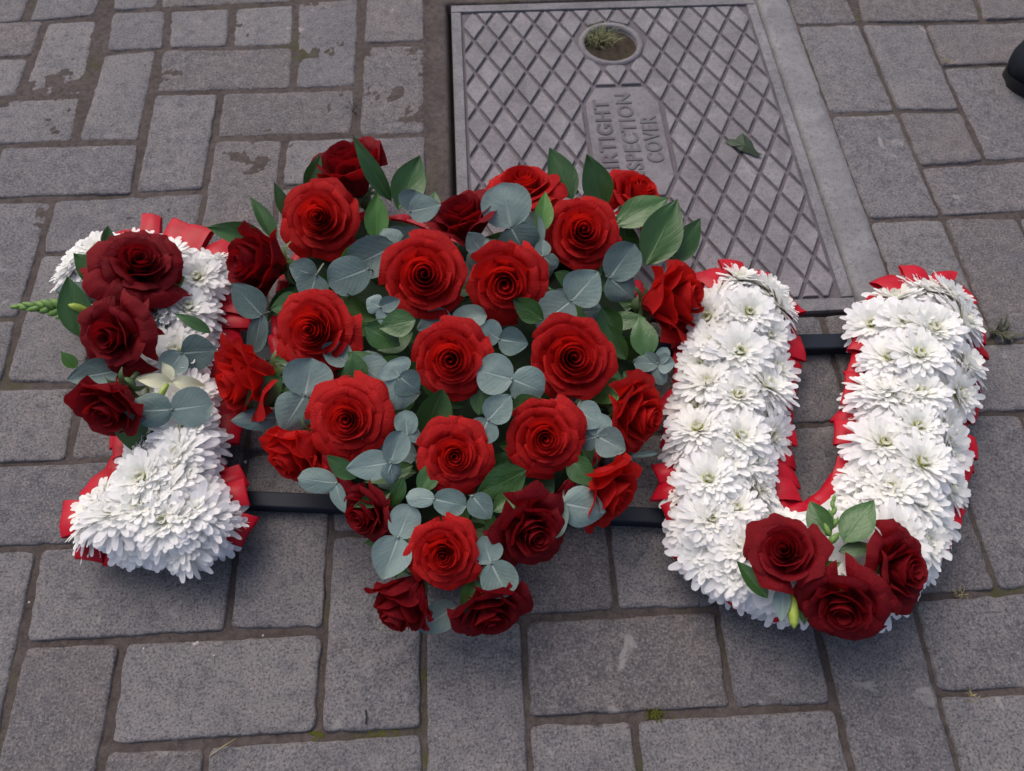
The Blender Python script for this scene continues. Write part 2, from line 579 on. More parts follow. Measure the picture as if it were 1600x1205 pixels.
RQ = [quad_px((1345,37),(1445,36),(1503,173),(1402,173)), quad_px((1402,173),(1503,173),(1542,252),(1438,260)),
      quad_px((1438,260),(1655,247),(1702,328),(1473,337)), quad_px((1473,338),(1590,338),(1672,520),(1555,540)),
      quad_px((1330,-45),(1512,-45),(1536,32),(1346,35)), quad_px((1512,-45),(1720,-48),(1748,28),(1536,32)),
      quad_px((1445,37),(1652,33),(1680,97),(1472,103)), quad_px((1472,103),(1590,100),(1655,247),(1542,252)),
      quad_px((1590,100),(1795,94),(1820,160),(1620,168)), quad_px((1590,338),(1790,328),(1830,415),(1630,426)),
      quad_px((1620,168),(1720,165),(1800,320),(1690,328)), quad_px((1630,426),(1750,418),(1850,600),(1715,610))]
for i in range(-7, 16):
    for j in range(-5, 16):
        s_ = (i + j) % 4
        if s_ == 0: c4 = [(i, j), (i + 2, j), (i + 2, j + 1), (i, j + 1)]
        elif s_ == 2: c4 = [(i, j), (i + 1, j), (i + 1, j + 2), (i, j + 2)]
        else: continue
        pol = [node(*c) for c in c4]
        cc = sum(pol, V2((0, 0))) / 4
        if cc.x < LX + 0.02 and cc.y > 0.35:
            if j >= 11 or (j == 10 and i > -3): continue
            pol = clip(clip(pol, V2((1, 0)), LX), V2((0, 1)), 1.142 if cc.x < -0.2 else 9)
            if len(pol) < 3: continue
            polys.append(pol)
        elif cc.y < 0.46 or (cc.y < 0.60 and cc.x < 1.06 and min(p.y for p in pol) < 0.44):
            if max(p.x for p in pol) > LX + 0.03: pol = clip(pol, V2((0, 1)), CY0 - 0.001 if cc.x < 1.08 else 0.445)
            if len(pol) > 2: polys.append(pol)
# the cut course along the upper left, half blocks
for q in (((163,82),(258,78),(262,14),(172,18)), ((258,78),(360,75),(364,10),(262,14)), ((360,75),(460,72),(462,5),(364,10)), ((460,72),(563,70),(563,-6),(462,2)),
          ((172,18),(248,14),(256,-46),(182,-42)), ((248,14),(462,4),(464,-58),(256,-46)), ((40,36),(150,26),(172,-30),(60,-20)), ((-110,48),(36,36),(58,-22),(-90,-12)),
          ((462,2),(563,-6),(563,-68),(464,-58))):
    polys.append(quad_px(*q))
# soldier courses either side of the cover
yl = [1.262, 1.050, 0.836, 0.622, 0.478]
for a, b in zip(yl, yl[1:]): polys.append([V2((LX, b)), V2((0.322, b)), V2((0.322, a)), V2((LX, a))])
yr = [1.284, 1.068, 0.851, 0.635, 0.425]
for a, b in zip(yr, yr[1:]): polys.append([V2((0.949, b)), V2((1.058, b)), V2((1.058, a)), V2((0.949, a))])
polys += RQ
for k in range(4): polys.append([V2((1.06 + k * 0.215, 0.44)), V2((1.06 + (k + 1) * 0.215, 0.44)), V2((1.06 + (k + 1) * 0.215, 0.545)), V2((1.06 + k * 0.215, 0.545))]) if k > 1 else None

# joint bed: fine uneven sheet just below the blocks' worn edges
X0, X1, Y0, Y1, ST = -0.66, 1.66, -0.36, 1.44, 0.005
nx, ny = int((X1 - X0) / ST) + 1, int((Y1 - Y0) / ST) + 1
vv = []
for j in range(ny):
    for i in range(nx):
        x, y = X0 + i * ST, Y0 + j * ST
        z = -0.0036 + 0.0022 * noise.noise(Vector((x * 13, y * 13, 3.3))) + 0.0016 * noise.noise(Vector((x * 55, y * 55, 1.7))) + 0.0012 * noise.noise(Vector((x * 150, y * 150, 5.1)))
        if x < 0.33: z += 0.0016 * smooth(0.5, 0.8, y)
        if 0.322 < x < 0.362 and y > 0.47: z = -0.0035 + 0.0012 * noise.noise(Vector((x * 60, y * 25, 5)))
        if 0.3645 < x < 0.893 and 0.482 < y < 1.147: z = -0.06
        elif 0.3585 < x < 0.8975 and 0.4765 < y < 1.152: z = min(z, -0.032)
        vv.append((x, y, z))
pavement = obj('pavement', mesh('pavement', vv, grid_faces(nx, ny), M['dirt']))
tag(pavement, kind='structure')
for k, pol in enumerate(polys):
    if pol is None or len(pol) < 3: continue
    cen_ = sum(pol, V2((0, 0))) / len(pol)
    me = paver_mesh(pol, 0.0024 + rnd.random() * 0.0018 + 0.0016 * smooth(0.6, 0.9, cen_.y) * (cen_.x < 0.22), k * 3.7, rnd.uniform(-0.0012, 0.0008), V2((rnd.uniform(-.006, .006), rnd.uniform(-.006, .006))))
    if me: obj('paver', me, pavement)

# the same paving going on round about, too far off to build block by block
def m_far():
    s = NT('far_paving')
    co = s.coord()
    b = s.n('TexBrick', offset=0.5, squash=1.0, i_Scale=1.0)
    b.inputs['Brick Width'].default_value = 0.21
    b.inputs['Row Height'].default_value = 0.105
    b.inputs['Mortar Size'].default_value = 0.004
    b.inputs['Color1'].default_value = (0.150, 0.136, 0.136, 1)
    b.inputs['Color2'].default_value = (0.120, 0.108, 0.110, 1)
    b.inputs['Mortar'].default_value = (0.07, 0.056, 0.05, 1)
    s.l(co, b.inputs['Vector'])
    c = s.mix(s.ramp(s.noise(co, 40, 6, 0.7), (0.35, 0.5), (0.6, 0.0)), b.outputs['Color'], (0.06, 0.055, 0.06))
    return s.surf(c, 0.85, s.bump(s.math('SUBTRACT', s.noise(co, 200, 4, 0.7), b.outputs['Fac']), 0.7, 0.003), spec=0.3)


B = 60.0
xe = [-B, X0 + 0.004, X1 - 0.004, B]
ye = [-B, Y0 + 0.004, Y1 - 0.004, B]
vv = [(x, y, -0.0015) for y in ye for x in xe]
ff = [(j * 4 + i, j * 4 + i + 1, (j + 1) * 4 + i + 1, (j + 1) * 4 + i) for j in range(3) for i in range(3) if not (i == 1 and j == 1)]
tag(obj('ground', mesh('ground', vv, ff, m_far(), False)), kind='structure')

# mortar haunch between cover and right soldier course
mb = MB()
nyh = 60
vv = []
xs = [0.8965, 0.899, 0.909, 0.926, 0.938, 0.947, 0.9525]
for j in range(nyh + 1):
    y = 0.476 + (1.29 - 0.476) * j / nyh
    for i, x in enumerate(xs):
        z = [-0.02, -0.0018, -0.0006, 0.0002, -0.0004, -0.0016, -0.006][i] + 0.0008 * noise.noise(Vector((x * 50, y * 50, 2)))
        e = 0.0016 * noise.noise(Vector((x * 9, y * 80, 7))) if i in (0, 1) else 0
        e += 0.0025 * noise.noise(Vector((3, y * 45, 7))) if i > 4 else 0
        vv.append((x + e, y, z))
mb.add(vv, grid_faces(len(xs), nyh + 1))
tag(obj('mortar_haunch', mb.build('mortar_haunch', M['haunch'])), kind='structure')

# ------------------------------------------------------------------ inspection cover
CX0, CX1, CYa, CYb = 0.3645, 0.8925, 0.4825, 1.147
cover = thing('inspection_cover', 'grey cast inspection cover with diamond pattern set in the paving behind the flowers', 'manhole cover', ((CX0 + CX1) / 2, (CYa + CYb) / 2, 0))
CI = Matrix.Translation(-cover.location)
GZ, TZ = -0.0050, -0.0006
HC, HR = V2((0.6285, 1.037)), 0.044
# plate with a round lifting hole
mb = MB()
nh = 40
circ = [(HC.x + HR * math.cos(2 * math.pi * k / nh), HC.y + HR * math.sin(2 * math.pi * k / nh)) for k in range(nh)]
sq = []
for k in range(nh):
    a = 2 * math.pi * k / nh
    m_ = max(abs(math.cos(a)), abs(math.sin(a)))
    sq.append((HC.x + 0.06 * math.cos(a) / m_, HC.y + 0.06 * math.sin(a) / m_))
mb.add([(x, y, GZ) for x, y in circ] + [(x, y, GZ) for x, y in sq] + [(x, y, GZ - 0.02) for x, y in circ],
       [(k, (k + 1) % nh, nh + (k + 1) % nh, nh + k) for k in range(nh)] + [(2 * nh + k, 2 * nh + (k + 1) % nh, (k + 1) % nh, k) for k in range(nh)])
hx0, hx1, hy0, hy1 = HC.x - 0.06, HC.x + 0.06, HC.y - 0.06, HC.y + 0.06
for (a, b, c, d) in ((CX0, CYa, CX1, hy0), (CX0, hy1, CX1, CYb), (CX0, hy0, hx0, hy1), (hx1, hy0, CX1, hy1)):
    mb.add([(a, b, GZ), (c, b, GZ), (c, d, GZ), (a, d, GZ)], [(0, 1, 2, 3)])
mb.add([(CX0, CYa, GZ), (CX1, CYa, GZ), (CX1, CYb, GZ), (CX0, CYb, GZ), (CX0, CYa, -.05), (CX1, CYa, -.05), (CX1, CYb, -.05), (CX0, CYb, -.05)],
       [(0, 4, 5, 1), (1, 5, 6, 2), (2, 6, 7, 3), (3, 7, 4, 0)])
obj('plate', mb.build('plate', M['groove'], False), cover, CI)
mb = MB()
mb.add([(HC.x + 0.05 * math.cos(2 * math.pi * k / 24), HC.y + 0.05 * math.sin(2 * math.pi * k / 24), GZ - 0.006 + 0.002 * noise.noise(Vector((k, 1, 1)))) for k in range(24)], [tuple(range(24))])
obj('soil_fill', mb.build('soil_fill', M['soil'], False), cover, CI)
# ring round the hole
mb = MB()
prof = [(HR - 0.001, GZ - 0.012), (HR + 0.0005, TZ - 0.001), (HR + 0.003, TZ), (HR + 0.0085, TZ), (HR + 0.0105, GZ - 0.0005)]
vv, ff = [], []
for k in range(nh):
    a = 2 * math.pi * k / nh
    for r, z in prof:
        vv.append((HC.x + r * math.cos(a), HC.y + r * math.sin(a), z))
for k in range(nh):
    for q in range(len(prof) - 1):
        ff.append((k * 5 + q, ((k + 1) % nh) * 5 + q, ((k + 1) % nh) * 5 + q + 1, k * 5 + q + 1))
mb.add(vv, ff)
obj('hole_ring', mb.build('hole_ring', M['cover']), cover, CI)


def pad_mesh(poly, name, mat, ins=0.0026, bev=0.0014, top=TZ, rad=0.002):
    if area(poly) < 0: poly = poly[::-1]
    poly = [p for i, p in enumerate(poly) if (p - poly[i - 1]).length > 0.003]
    if len(poly) < 3 or area(poly) < 0.00012: return None
    a = offset_poly(poly, ins)
    if area(a) < 0.00006: return None
    b = offset_poly(a, bev)
    if area(b) < 0.00003: return None
    n = len(a)
    vv = [(p.x, p.y, GZ - 0.0004) for p in a] + [(p.x, p.y, top - 0.0006) for p in [x * 0.6 + y * 0.4 for x, y in zip(a, b)]] + [(p.x, p.y, top) for p in b]
    ff = [(r * n + i, r * n + (i + 1) % n, (r + 1) * n + (i + 1) % n, (r + 1) * n + i) for r in range(2) for i in range(n)]
    ff.append(tuple(2 * n + i for i in range(n)))
    return mesh(name, vv, ff, mat, False)


# raised border
bw = 0.0175
for q in ((CX0, CYa, CX1, CYa + 0.021), (CX0, CYb - 0.019, CX1, CYb), (CX0, CYa + 0.021, CX0 + bw, CYb - 0.019), (CX1 - bw, CYa + 0.021, CX1, CYb - 0.019)):
    pol = [V2((q[0], q[1])), V2((q[2], q[1])), V2((q[2], q[3])), V2((q[0], q[3]))]
    me = pad_mesh(pol, 'border_strip', M['rim'], 0.0004, 0.0012)
    obj('border_strip', me, cover, CI)
DX, DY = 0.02065, 0.0398
gx0, gx1, gy0, gy1 = CX0 + bw + 0.001, CX1 - bw - 0.001, CYa + 0.022, CYb - 0.020
octo = [V2((0.6285 + a * DX, 0.8135 + b * DY)) for a, b in ((-2, -3), (2, -3), (3, -2), (3, 2), (2, 3), (-2, 3), (-3, 2), (-3, -2))]
for a in range(-1, 27):
    for b in range(-1, 18):
        if (a + b) % 2: continue
        cx, cy = 0.6285 + (a - 12) * DX, 0.8135 + (b - 8) * DY
        c = V2((cx, cy))
        pol = [c + V2((DX, 0)), c + V2((0, DY)), c - V2((DX, 0)), c - V2((0, DY))]
        for n_, k in ((V2((1, 0)), gx1), (V2((-1, 0)), -gx0), (V2((0, 1)), gy1), (V2((0, -1)), -gy0)):
            pol = clip(pol, n_, k)
            if len(pol) < 3: break
        if len(pol) < 3: continue
        best = None
        for i in range(8):
            p, q = octo[i], octo[(i + 1) % 8]
            e = (q - p).normalized()
            n_ = V2((e.y, -e.x))
            d = n_.dot(c - p)
            if best is None or d > best[0]: best = (d, n_, n_.dot(p))
        if best[0] < -0.0005: continue
        pol = clip(pol, -best[1], -best[2])
        if len(pol) < 3: continue
        dv = c - HC
        if dv.length < 0.105:
            if dv.length < 0.03: continue
            n_ = dv.normalized()
            pol = clip(pol, -n_, -(n_.dot(HC) + HR + 0.0085))
            if len(pol) < 3: continue
        me = pad_mesh(pol, 'diamond_pad', M['cover'], 0.0026, 0.0015)
        if me: obj('diamond_pad', me, cover, CI)
obj('name_panel', pad_mesh(octo, 'name_panel', M['cover'], 0.0035, 0.002, TZ - 0.0008), cover, CI)


def text_mesh(txt, length, height, x, y, mat):
    cu = bpy.data.curves.new('t', 'FONT')
    cu.body = txt
    cu.size = 1.0
    cu.extrude = 0.03
    cu.offset = 0.012
    cu.bevel_depth = 0.012
    cu.bevel_resolution = 0
    cu.space_character = 1.12
    to = bpy.data.objects.new('t', cu)
    col.objects.link(to)
    dg = bpy.context.evaluated_depsgraph_get()
    me = bpy.data.meshes.new_from_object(to.evaluated_get(dg))
    bpy.data.objects.remove(to)
    xs_ = [v.co.x for v in me.vertices]
    ys_ = [v.co.y for v in me.vertices]
    x0, x1, y0, y1 = min(xs_), max(xs_), min(ys_), max(ys_)
    for v in me.vertices:
        u = (v.co.x - (x0 + x1) / 2) / (x1 - x0) * length
        w = (v.co.y - (y0 + y1) / 2) / (y1 - y0) * height
        v.co = (x - w, y + u, TZ - 0.0006 + (0.0012 if v.co.z > 0.01 else -0.001))
    me.materials.clear()
    me.materials.append(mat)
    return me


for t, ln, x in (('AIRTIGHT', 0.176, 0.5945), ('INSPECTION', 0.200, 0.631), ('COVER', 0.100, 0.664)):
    obj('raised_lettering', text_mesh(t, ln, 0.0255, x, 0.8125, M['letter']), cover, CI)

# grass in the lifting hole
g = MB()
gr = random.Random(3)
for k in range(120):
    a = gr.uniform(0, 6.28)
    r = gr.uniform(0, 0.040)
    bx_, by_ = HC.x - 0.016 + r * math.cos(a) * 0.7, HC.y + 0.018 + r * math.sin(a) * 0.55
    if (V2((bx_, by_)) - HC).length > 0.041: continue
    ln = gr.uniform(0.02, 0.052)
    da = gr.uniform(0, 6.28)
    d = Vector((math.cos(da), math.sin(da), 0)) * gr.uniform(0.4, 1.1)
    pts = []
    for q in range(5):
        t = q / 4
        pts.append(Vector((bx_, by_, GZ - 0.007)) + d * ln * t * t * 0.9 + Vector((0, 0, ln * 0.75 * (t - 0.35 * t * t))))
    w = Vector((-d.y, d.x, 0)).normalized() * 0.0009
    vv = []
    for q, p in enumerate(pts):
        f = 1 - q / 4.4
        vv += [p - w * f, p + w * f]
    g.add(vv, [(2 * q, 2 * q + 1, 2 * q + 3, 2 * q + 2) for q in range(4)])
tag(obj('grass_tuft', g.build('grass_tuft', M['grass'])), 'small grass tuft growing in the round lifting hole of the cover', 'grass')

# fallen leaf on the cover
lp = at(1163, 230, 0.004)
vv = [(lp.x, lp.y, lp.z + 0.0035)]
outl = [(-.028, .016), (-.019, .021), (-.010, .020), (-.004, .027), (.003, .030), (.009, .024), (.015, .019), (.017, .010), (.016, .002), (.020, -.008), (.025, -.020), (.014, -.019), (.008, -.014), (.001, -.010), (-.006, -.006), (-.012, .002), (-.020, .006)]
for i, (x, y) in enumerate(outl):
    vv.append((lp.x + x * 0.92, lp.y + y * 0.95, 0.0015 + 0.003 * abs(noise.noise(Vector((i * 1.3, 2, 2)))) + (0.004 if i in (4, 10) else 0)))
tag(obj('fallen_leaf', mesh('fallen_leaf', vv, [(0, i + 1, (i + 1) % len(outl) + 1) for i in range(len(outl))], M['deadleaf'], False)),
    'torn dark green leaf lying on the inspection cover', 'leaf')

# ------------------------------------------------------------------ display frame
def bar_mesh(a, b, w, h, z):
    a, b = Vector((*a, 0)), Vector((*b, 0))
    d = (b - a).normalized()
    n_ = Vector((-d.y, d.x, 0))
    prof = [(-w, 0), (-w, h - .002), (-w + .0007, h - .0007), (-w + .002, h), (w - .002, h), (w - .0007, h - .0007), (w, h - .002), (w, 0)]
    vv, ff = [], []
    for p in (a, b):
        for x, zz in prof: vv.append(p + n_ * x + Vector((0, 0, z + zz)))
    k = len(prof)
    for i in range(k): ff.append((i, (i + 1) % k, k + (i + 1) % k, k + i))
    ff += [tuple(range(k))[::-1], tuple(range(k, 2 * k))]
    return mesh('bar', vv, ff, M['bar'], False)


frame = thing('display_frame', 'black flat-bar frame lying on the paving that carries both letters and the heart', 'frame', (0.4, 0.33, 0))
FI = Matrix.Translation(-frame.location)
sl = -0.0985


def lower(x): return (x, 0.2415 + sl * (x - 0.2))
def upper(x): return (x, 0.424 + sl * 0.25 * (x - 0.8))
obj('bar', bar_mesh(lower(0.03), lower(0.86), 0.0095, 0.014, 0.005), frame, FI)
obj('bar', bar_mesh(upper(0.03), upper(0.95), 0.0115, 0.015, 0.005), frame, FI)
for q in ((278, 545, 268, 745), (1160, 560, 1142, 790)):
    obj('crossbar', bar_mesh(at(q[0], q[1], .01).xy, at(q[2], q[3], .01).xy, 0.008, 0.012, 0.0045), frame, FI)

# ------------------------------------------------------------------ rose prototypes
def petal_grid(t, seed, P, nu=11, nv=10):
    """one petal; t 0 innermost .. 1 outermost. P: rim radius, heights, curl, ruffle"""
    r_ = random.Random(seed)
    Rr = P['r0'] + (P['r1'] - P['r0']) * t ** P.get('rp', 0.9)
    H = P['h0'] + (P['h1'] - P['h0']) * t ** P.get('hp', 1.5) + 0.05 * math.sin(math.pi * min(1, t * 1.6)) + r_.uniform(-.025, .025)
    psi = 2.3 - 1.35 * smooth(0.0, 0.55, t) - 0.22 * t
    psi *= r_.uniform(0.92, 1.1)
    curl = P['curl'] * (0.25 + 0.75 * smooth(0.2, 1.0, t)) * r_.uniform(0.75, 1.25)
    point = P['point'] * smooth(0.45, 1.0, t) * r_.uniform(0.5, 1.4)
    ruff = P['ruff'] * (0.3 + t)
    ph = r_.uniform(0, 20)
    skew = r_.uniform(-.12, .12)
    vv, uv = [], []
    for j in range(nv):
        v = j / (nv - 1)
        for i in range(nu):
            u = -1 + 2 * i / (nu - 1)
            top = 1 - 0.24 * abs(u) ** 2.6 * (0.5 + t) + skew * u * 0.3
            ve = v * top
            w = psi * (0.30 + 0.70 * math.sin(math.pi * 0.5 * min(1.0, ve / 0.62)) ** 0.8)
            th = u * w
            bul = math.sin(math.pi * 0.5 * min(1, ve * 1.22)) ** 0.85
            rho = 0.035 + (Rr * 0.93 - 0.035) * bul + 0.06 * t * ve
            z = H * (ve ** 0.92)
            c = smooth(0.66, 1.02, v) * curl
            rho += c * 0.24
            z -= c * c * 0.55 * (0.6 + 0.4 * t) * 0.30 + c * 0.05
            # side edges roll back
            e = smooth(0.62, 1.0, abs(u)) * smooth(0.35, 0.9, v) * curl
            rho += e * 0.07
            z -= e * 0.10
            # pointed tip
            pk = math.exp(-(u / 0.30) ** 2) * smooth(0.72, 1.0, v) * point
            rho += pk * 0.16
            z -= pk * 0.05
            # rolled lip
            lip = smooth(0.84, 1.0, v) * smooth(0.1, 0.5, t)
            rho += lip * 0.022
            z -= lip * 0.045
            # spiral tuck
            rho += (0.030 + 0.02 * t) * u
            n1 = noise.noise(Vector((u * 2.1 + ph, v * 2.0, seed * 0.37)))
            n2 = noise.noise(Vector((u * 5.5 + ph, v * 3.0, seed * 0.61 + 5)))
            rho += ruff * (n1 * 0.075 + n2 * 0.035 * smooth(0.5, 1, v))
            z += ruff * (n2 * 0.05 + n1 * 0.04) * smooth(0.3, 1, v)
            n3 = noise.noise(Vector((u * 13 + ph, seed * 0.9, 4.0))) * smooth(0.75, 1.0, v) * (0.3 + t)
            rho += n3 * 0.016
            z -= abs(n3) * 0.03
            rho = max(0.012, rho)
            vv.append(Vector((rho * math.cos(th), rho * math.sin(th), z)))
            uv.append((0.5 + 0.5 * u, v))
    return vv, uv, grid_faces(nu, nv)


def rose_proto(seed, n_in, n_out, P, mat):
    r_ = random.Random(seed)
    P = dict(P)
    for q_, a_ in (('r1', .06), ('h0', .10), ('curl', .30), ('point', .5), ('ruff', .35), ('rp', .10)): P[q_] *= r_.uniform(1 - a_, 1 + a_)
    n_in += r_.randint(-3, 3)
    n = n_in + n_out
    core = MB()
    outer = []
    ang = r_.uniform(0, 6.28)
    for k in range(n):
        t = k / (n - 1)
        ang += R(137.5) + r_.uniform(-.18, .18)
        if k >= n_in - 1: nu, nv = 13, 12
        else: nu, nv = 15, 9
        vv, uv, ff = petal_grid(t, seed * 100 + k, P, nu, nv)
        rz = Matrix.Rotation(ang, 3, 'Z')
        vv = [rz @ v for v in vv]
        if k < n_in: core.add(vv, ff, uv)
        else: outer.append(mesh('petal', vv, ff, mat, True, uv))
    cm = core.build('rose', mat, True, True)
    # calyx, sepals and a stub of stem under the bloom
    cal = MB()
    cal.tube([(0, 0, -0.75), (0, 0, -0.22)], 0.055, 8)
    cal.tube([(0, 0, -0.24), (0, 0, -0.14), (0, 0, -0.03), (0, 0, 0.04)], [0.06, 0.16, 0.19, 0.14], 10)
    for k in range(5):
        a = k * 1.257 + r_.uniform(-.2, .2)
        d = Vector((math.cos(a), math.sin(a), 0))
        w = Vector((-d.y, d.x, 0))
        vv = []
        for q in range(6):
            tq = q / 5
            p = d * (0.12 + 0.50 * tq - 0.10 * tq * tq) + Vector((0, 0, 0.02 - 0.02 * tq + 0.10 * math.sin(tq * 2.2) - 0.16 * tq * tq))
            ww = 0.11 * (1 - tq) ** 0.8 + 0.004
            vv += [p - w * ww, p + Vector((0, 0, 0.015)), p + w * ww]
        ff = []
        for q in range(5):
            ff += [(3 * q, 3 * q + 1, 3 * q + 4, 3 * q + 3), (3 * q + 1, 3 * q + 2, 3 * q + 5, 3 * q + 4)]
        cal.add(vv, ff)
    return cm, outer, cal.build('calyx', M['sepal'])


P_OPEN = dict(r0=0.028, r1=0.80, h0=0.86, h1=0.38, curl=0.60, point=0.40, ruff=0.42, rp=0.92, hp=1.15)
P_MID = dict(r0=0.04, r1=0.76, h0=0.92, h1=0.60, curl=0.8, point=0.6, ruff=0.42, rp=0.9)
P_CUP = dict(r0=0.07, r1=0.68, h0=1.10, h1=0.98, curl=0.55, point=0.7, ruff=0.5, rp=0.95)
P_LOOSE = dict(r0=0.06, r1=0.80, h0=0.92, h1=0.62, curl=0.95, point=0.25, ruff=0.95, rp=1.0)
rose_count = [0]


def rose(parent, px, py, d, tilt, ang, z, kind='open', mat='red', stretch=1.0, label=None, spin=None):
    p = at(px, py, z)
    axis, r, u, c = view_axis(tilt, ang, p)
    rad = px_size(p, d * {'open': 1.03, 'mid': 1.10, 'cup': 1.22, 'loose': 1.08}[kind]) / 2 / (0.98 if kind == 'open' else 0.93 if kind == 'mid' else 0.84 if kind == 'cup' else 1.0)
    k = rose_count[0]
    rose_count[0] += 1
    Pa, n_in, n_out = {'open': (P_OPEN, 20, 11), 'mid': (P_MID, 15, 11), 'cup': (P_CUP, 11, 10), 'loose': (P_LOOSE, 12, 11)}[kind]
    f = rnd.uniform(0, 0.55) if kind == 'open' else 0.0
    Pq = {q: Pa[q] + (P_MID.get(q, Pa[q]) - Pa[q]) * f for q in Pa}
    core, outer, cal = rose_proto(100 + k * 7, n_in, n_out, Pq, M[mat])
    mid = {'open': 0.36, 'mid': 0.42, 'cup': 0.5, 'loose': 0.45}[kind]
    base = p - axis * (rad * mid)
    m = frame_for(axis, UP, base, rad * stretch, rad, rad, rnd.uniform(0, 6.28) if spin is None else spin)
    o = obj('rose', core, parent, Matrix.Translation(-parent.location) @ m)
    if label: o['label'] = label
    for me in outer: obj('petal', me, o)
    obj('calyx', cal, o)
    return o


# ------------------------------------------------------------------ leaf prototypes
def leaf_mesh(name, shape, seed, mat, cup, bend, nu=9, nv=12):
    vv, uv = [], []
    for j in range(nv):
        v = j / (nv - 1)
        if shape == 'round':      # eucalyptus: nearly a disc, short point
            w = max(0.0, 1 - (abs(v - 0.50) / 0.50) ** 2.3) ** 0.55
            w = max(w, 0.02)
        elif shape == 'heart':
            w = math.sin(math.pi * (v ** 0.72)) ** 0.75 if 0 < v < 1 else 0.02
        else:                     # ruscus: pointed ellipse
            w = math.sin(math.pi * v ** 0.86) ** 0.92 * (1 - 0.12 * v) if 0 < v < 1 else 0.01
        w = max(w, 0.015)
        for i in range(nu):
            u = -1 + 2 * i / (nu - 1)
            x = 0.5 * w * u
            y = v
            if shape != 'ruscus' and j < 3: y -= 0.05 * abs(u) * (1 - j / 3)
            z = cup * (u * u) * w * 0.5 + bend * (v * v - 0.2 * v) + 0.035 * noise.noise(Vector((u * 1.7 + seed, v * 2.4, seed * 1.3))) + 0.012 * math.cos(u * 14) * 0.3 * (1 if shape == 'ruscus' else 0.4)
            if abs(u) < 0.01: z -= 0.012
            vv.append((x, y, z))
            uv.append((0.5 + 0.5 * u, v))
    return mesh(name, vv, grid_faces(nu, nv), mat, True, uv)


EUC = [leaf_mesh('leaf', sh, k, M['euc'], cu, be) for k, (sh, cu, be) in enumerate((('round', 0.14, -0.10), ('round', -0.14, -0.22), ('heart', 0.22, -0.16), ('heart', 0.06, 0.16), ('round', 0.26, 0.06), ('heart', -0.12, -0.26), ('round', 0.05, 0.12), ('heart', 0.30, -0.05)))]
RUS = [leaf_mesh('leaf', 'ruscus', 20 + k, M['rus'], cu, be) for k, (cu, be) in enumerate(((0.22, -0.18), (0.14, -0.05), (0.30, 0.06), (0.10, -0.26)))]
RUSB = [leaf_mesh('leaf', 'ruscus', 30 + k, M['rusb'], cu, be) for k, (cu, be) in enumerate(((0.2, -0.16), (0.28, -0.05)))]
leaf_k = [0]


def leaf(parent, bx_, by_, ang, ln, wd, z, pool, roll=None, pitch=None, name='leaf', local=None):
    """leaf rooted at sight line (bx,by), running ln px in picture direction ang"""
    p = at(bx_, by_, z)
    c = (CAM_P - p).normalized()
    r = (RIGHT - c * RIGHT.dot(c)).normalized()
    u = c.cross(r)
    a = R(ang)
    y = r * math.cos(a) + u * math.sin(a)
    x = y.cross(c)
    roll = rnd.uniform(-22, 22) if roll is None else roll
    pitch = rnd.uniform(-14, 14) if pitch is None else pitch
    q = Matrix.Rotation(R(roll), 3, y)
    x, n_ = q @ x, q @ c
    q = Matrix.Rotation(R(pitch), 3, x)
    y, n_ = q @ y, q @ n_
    L, W = px_size(p, ln) / max(0.5, math.cos(R(pitch))), px_size(p, wd) / max(0.35, math.cos(R(roll)))
    leaf_k[0] += 1
    me = pool[leaf_k[0] % len(pool)]
    m = basis(x * W, y * L, n_ * (0.5 * (L + W)), p)
    return obj(name, me, parent, (local if local is not None else Matrix.Translation(-parent.location)) @ m)


def sprig(parent, nx_, ny_, z, leaves, stem_ang=None):
    """eucalyptus node: short twig with the leaves that sit on it"""
    p = at(nx_, ny_, z)
    c = (CAM_P - p).normalized()
    loc = Matrix.Translation(-parent.location)
    mb = MB()
    down = (-c + RIGHT * rnd.uniform(-.35, .35) + UP * rnd.uniform(-.35, .35)).normalized()
    mb.tube([p + c * 0.0015, p + down * 0.008, p + down * 0.02, p + down * 0.045], [0.0013, 0.0010, 0.0012, 0.0013], 6)
    o = obj('eucalyptus_sprig', mb.build('eucalyptus_sprig', M['estem']), parent, loc)
    for lf in leaves:
        a, ln, wd = lf[0], lf[1] * 1.10, lf[2] * 1.10
        leaf(o, nx_, ny_, a, ln, wd, z, EUC, lf[3] if len(lf) > 3 else None, lf[4] if len(lf) > 4 else None, local=Matrix.Identity(4))
    return o


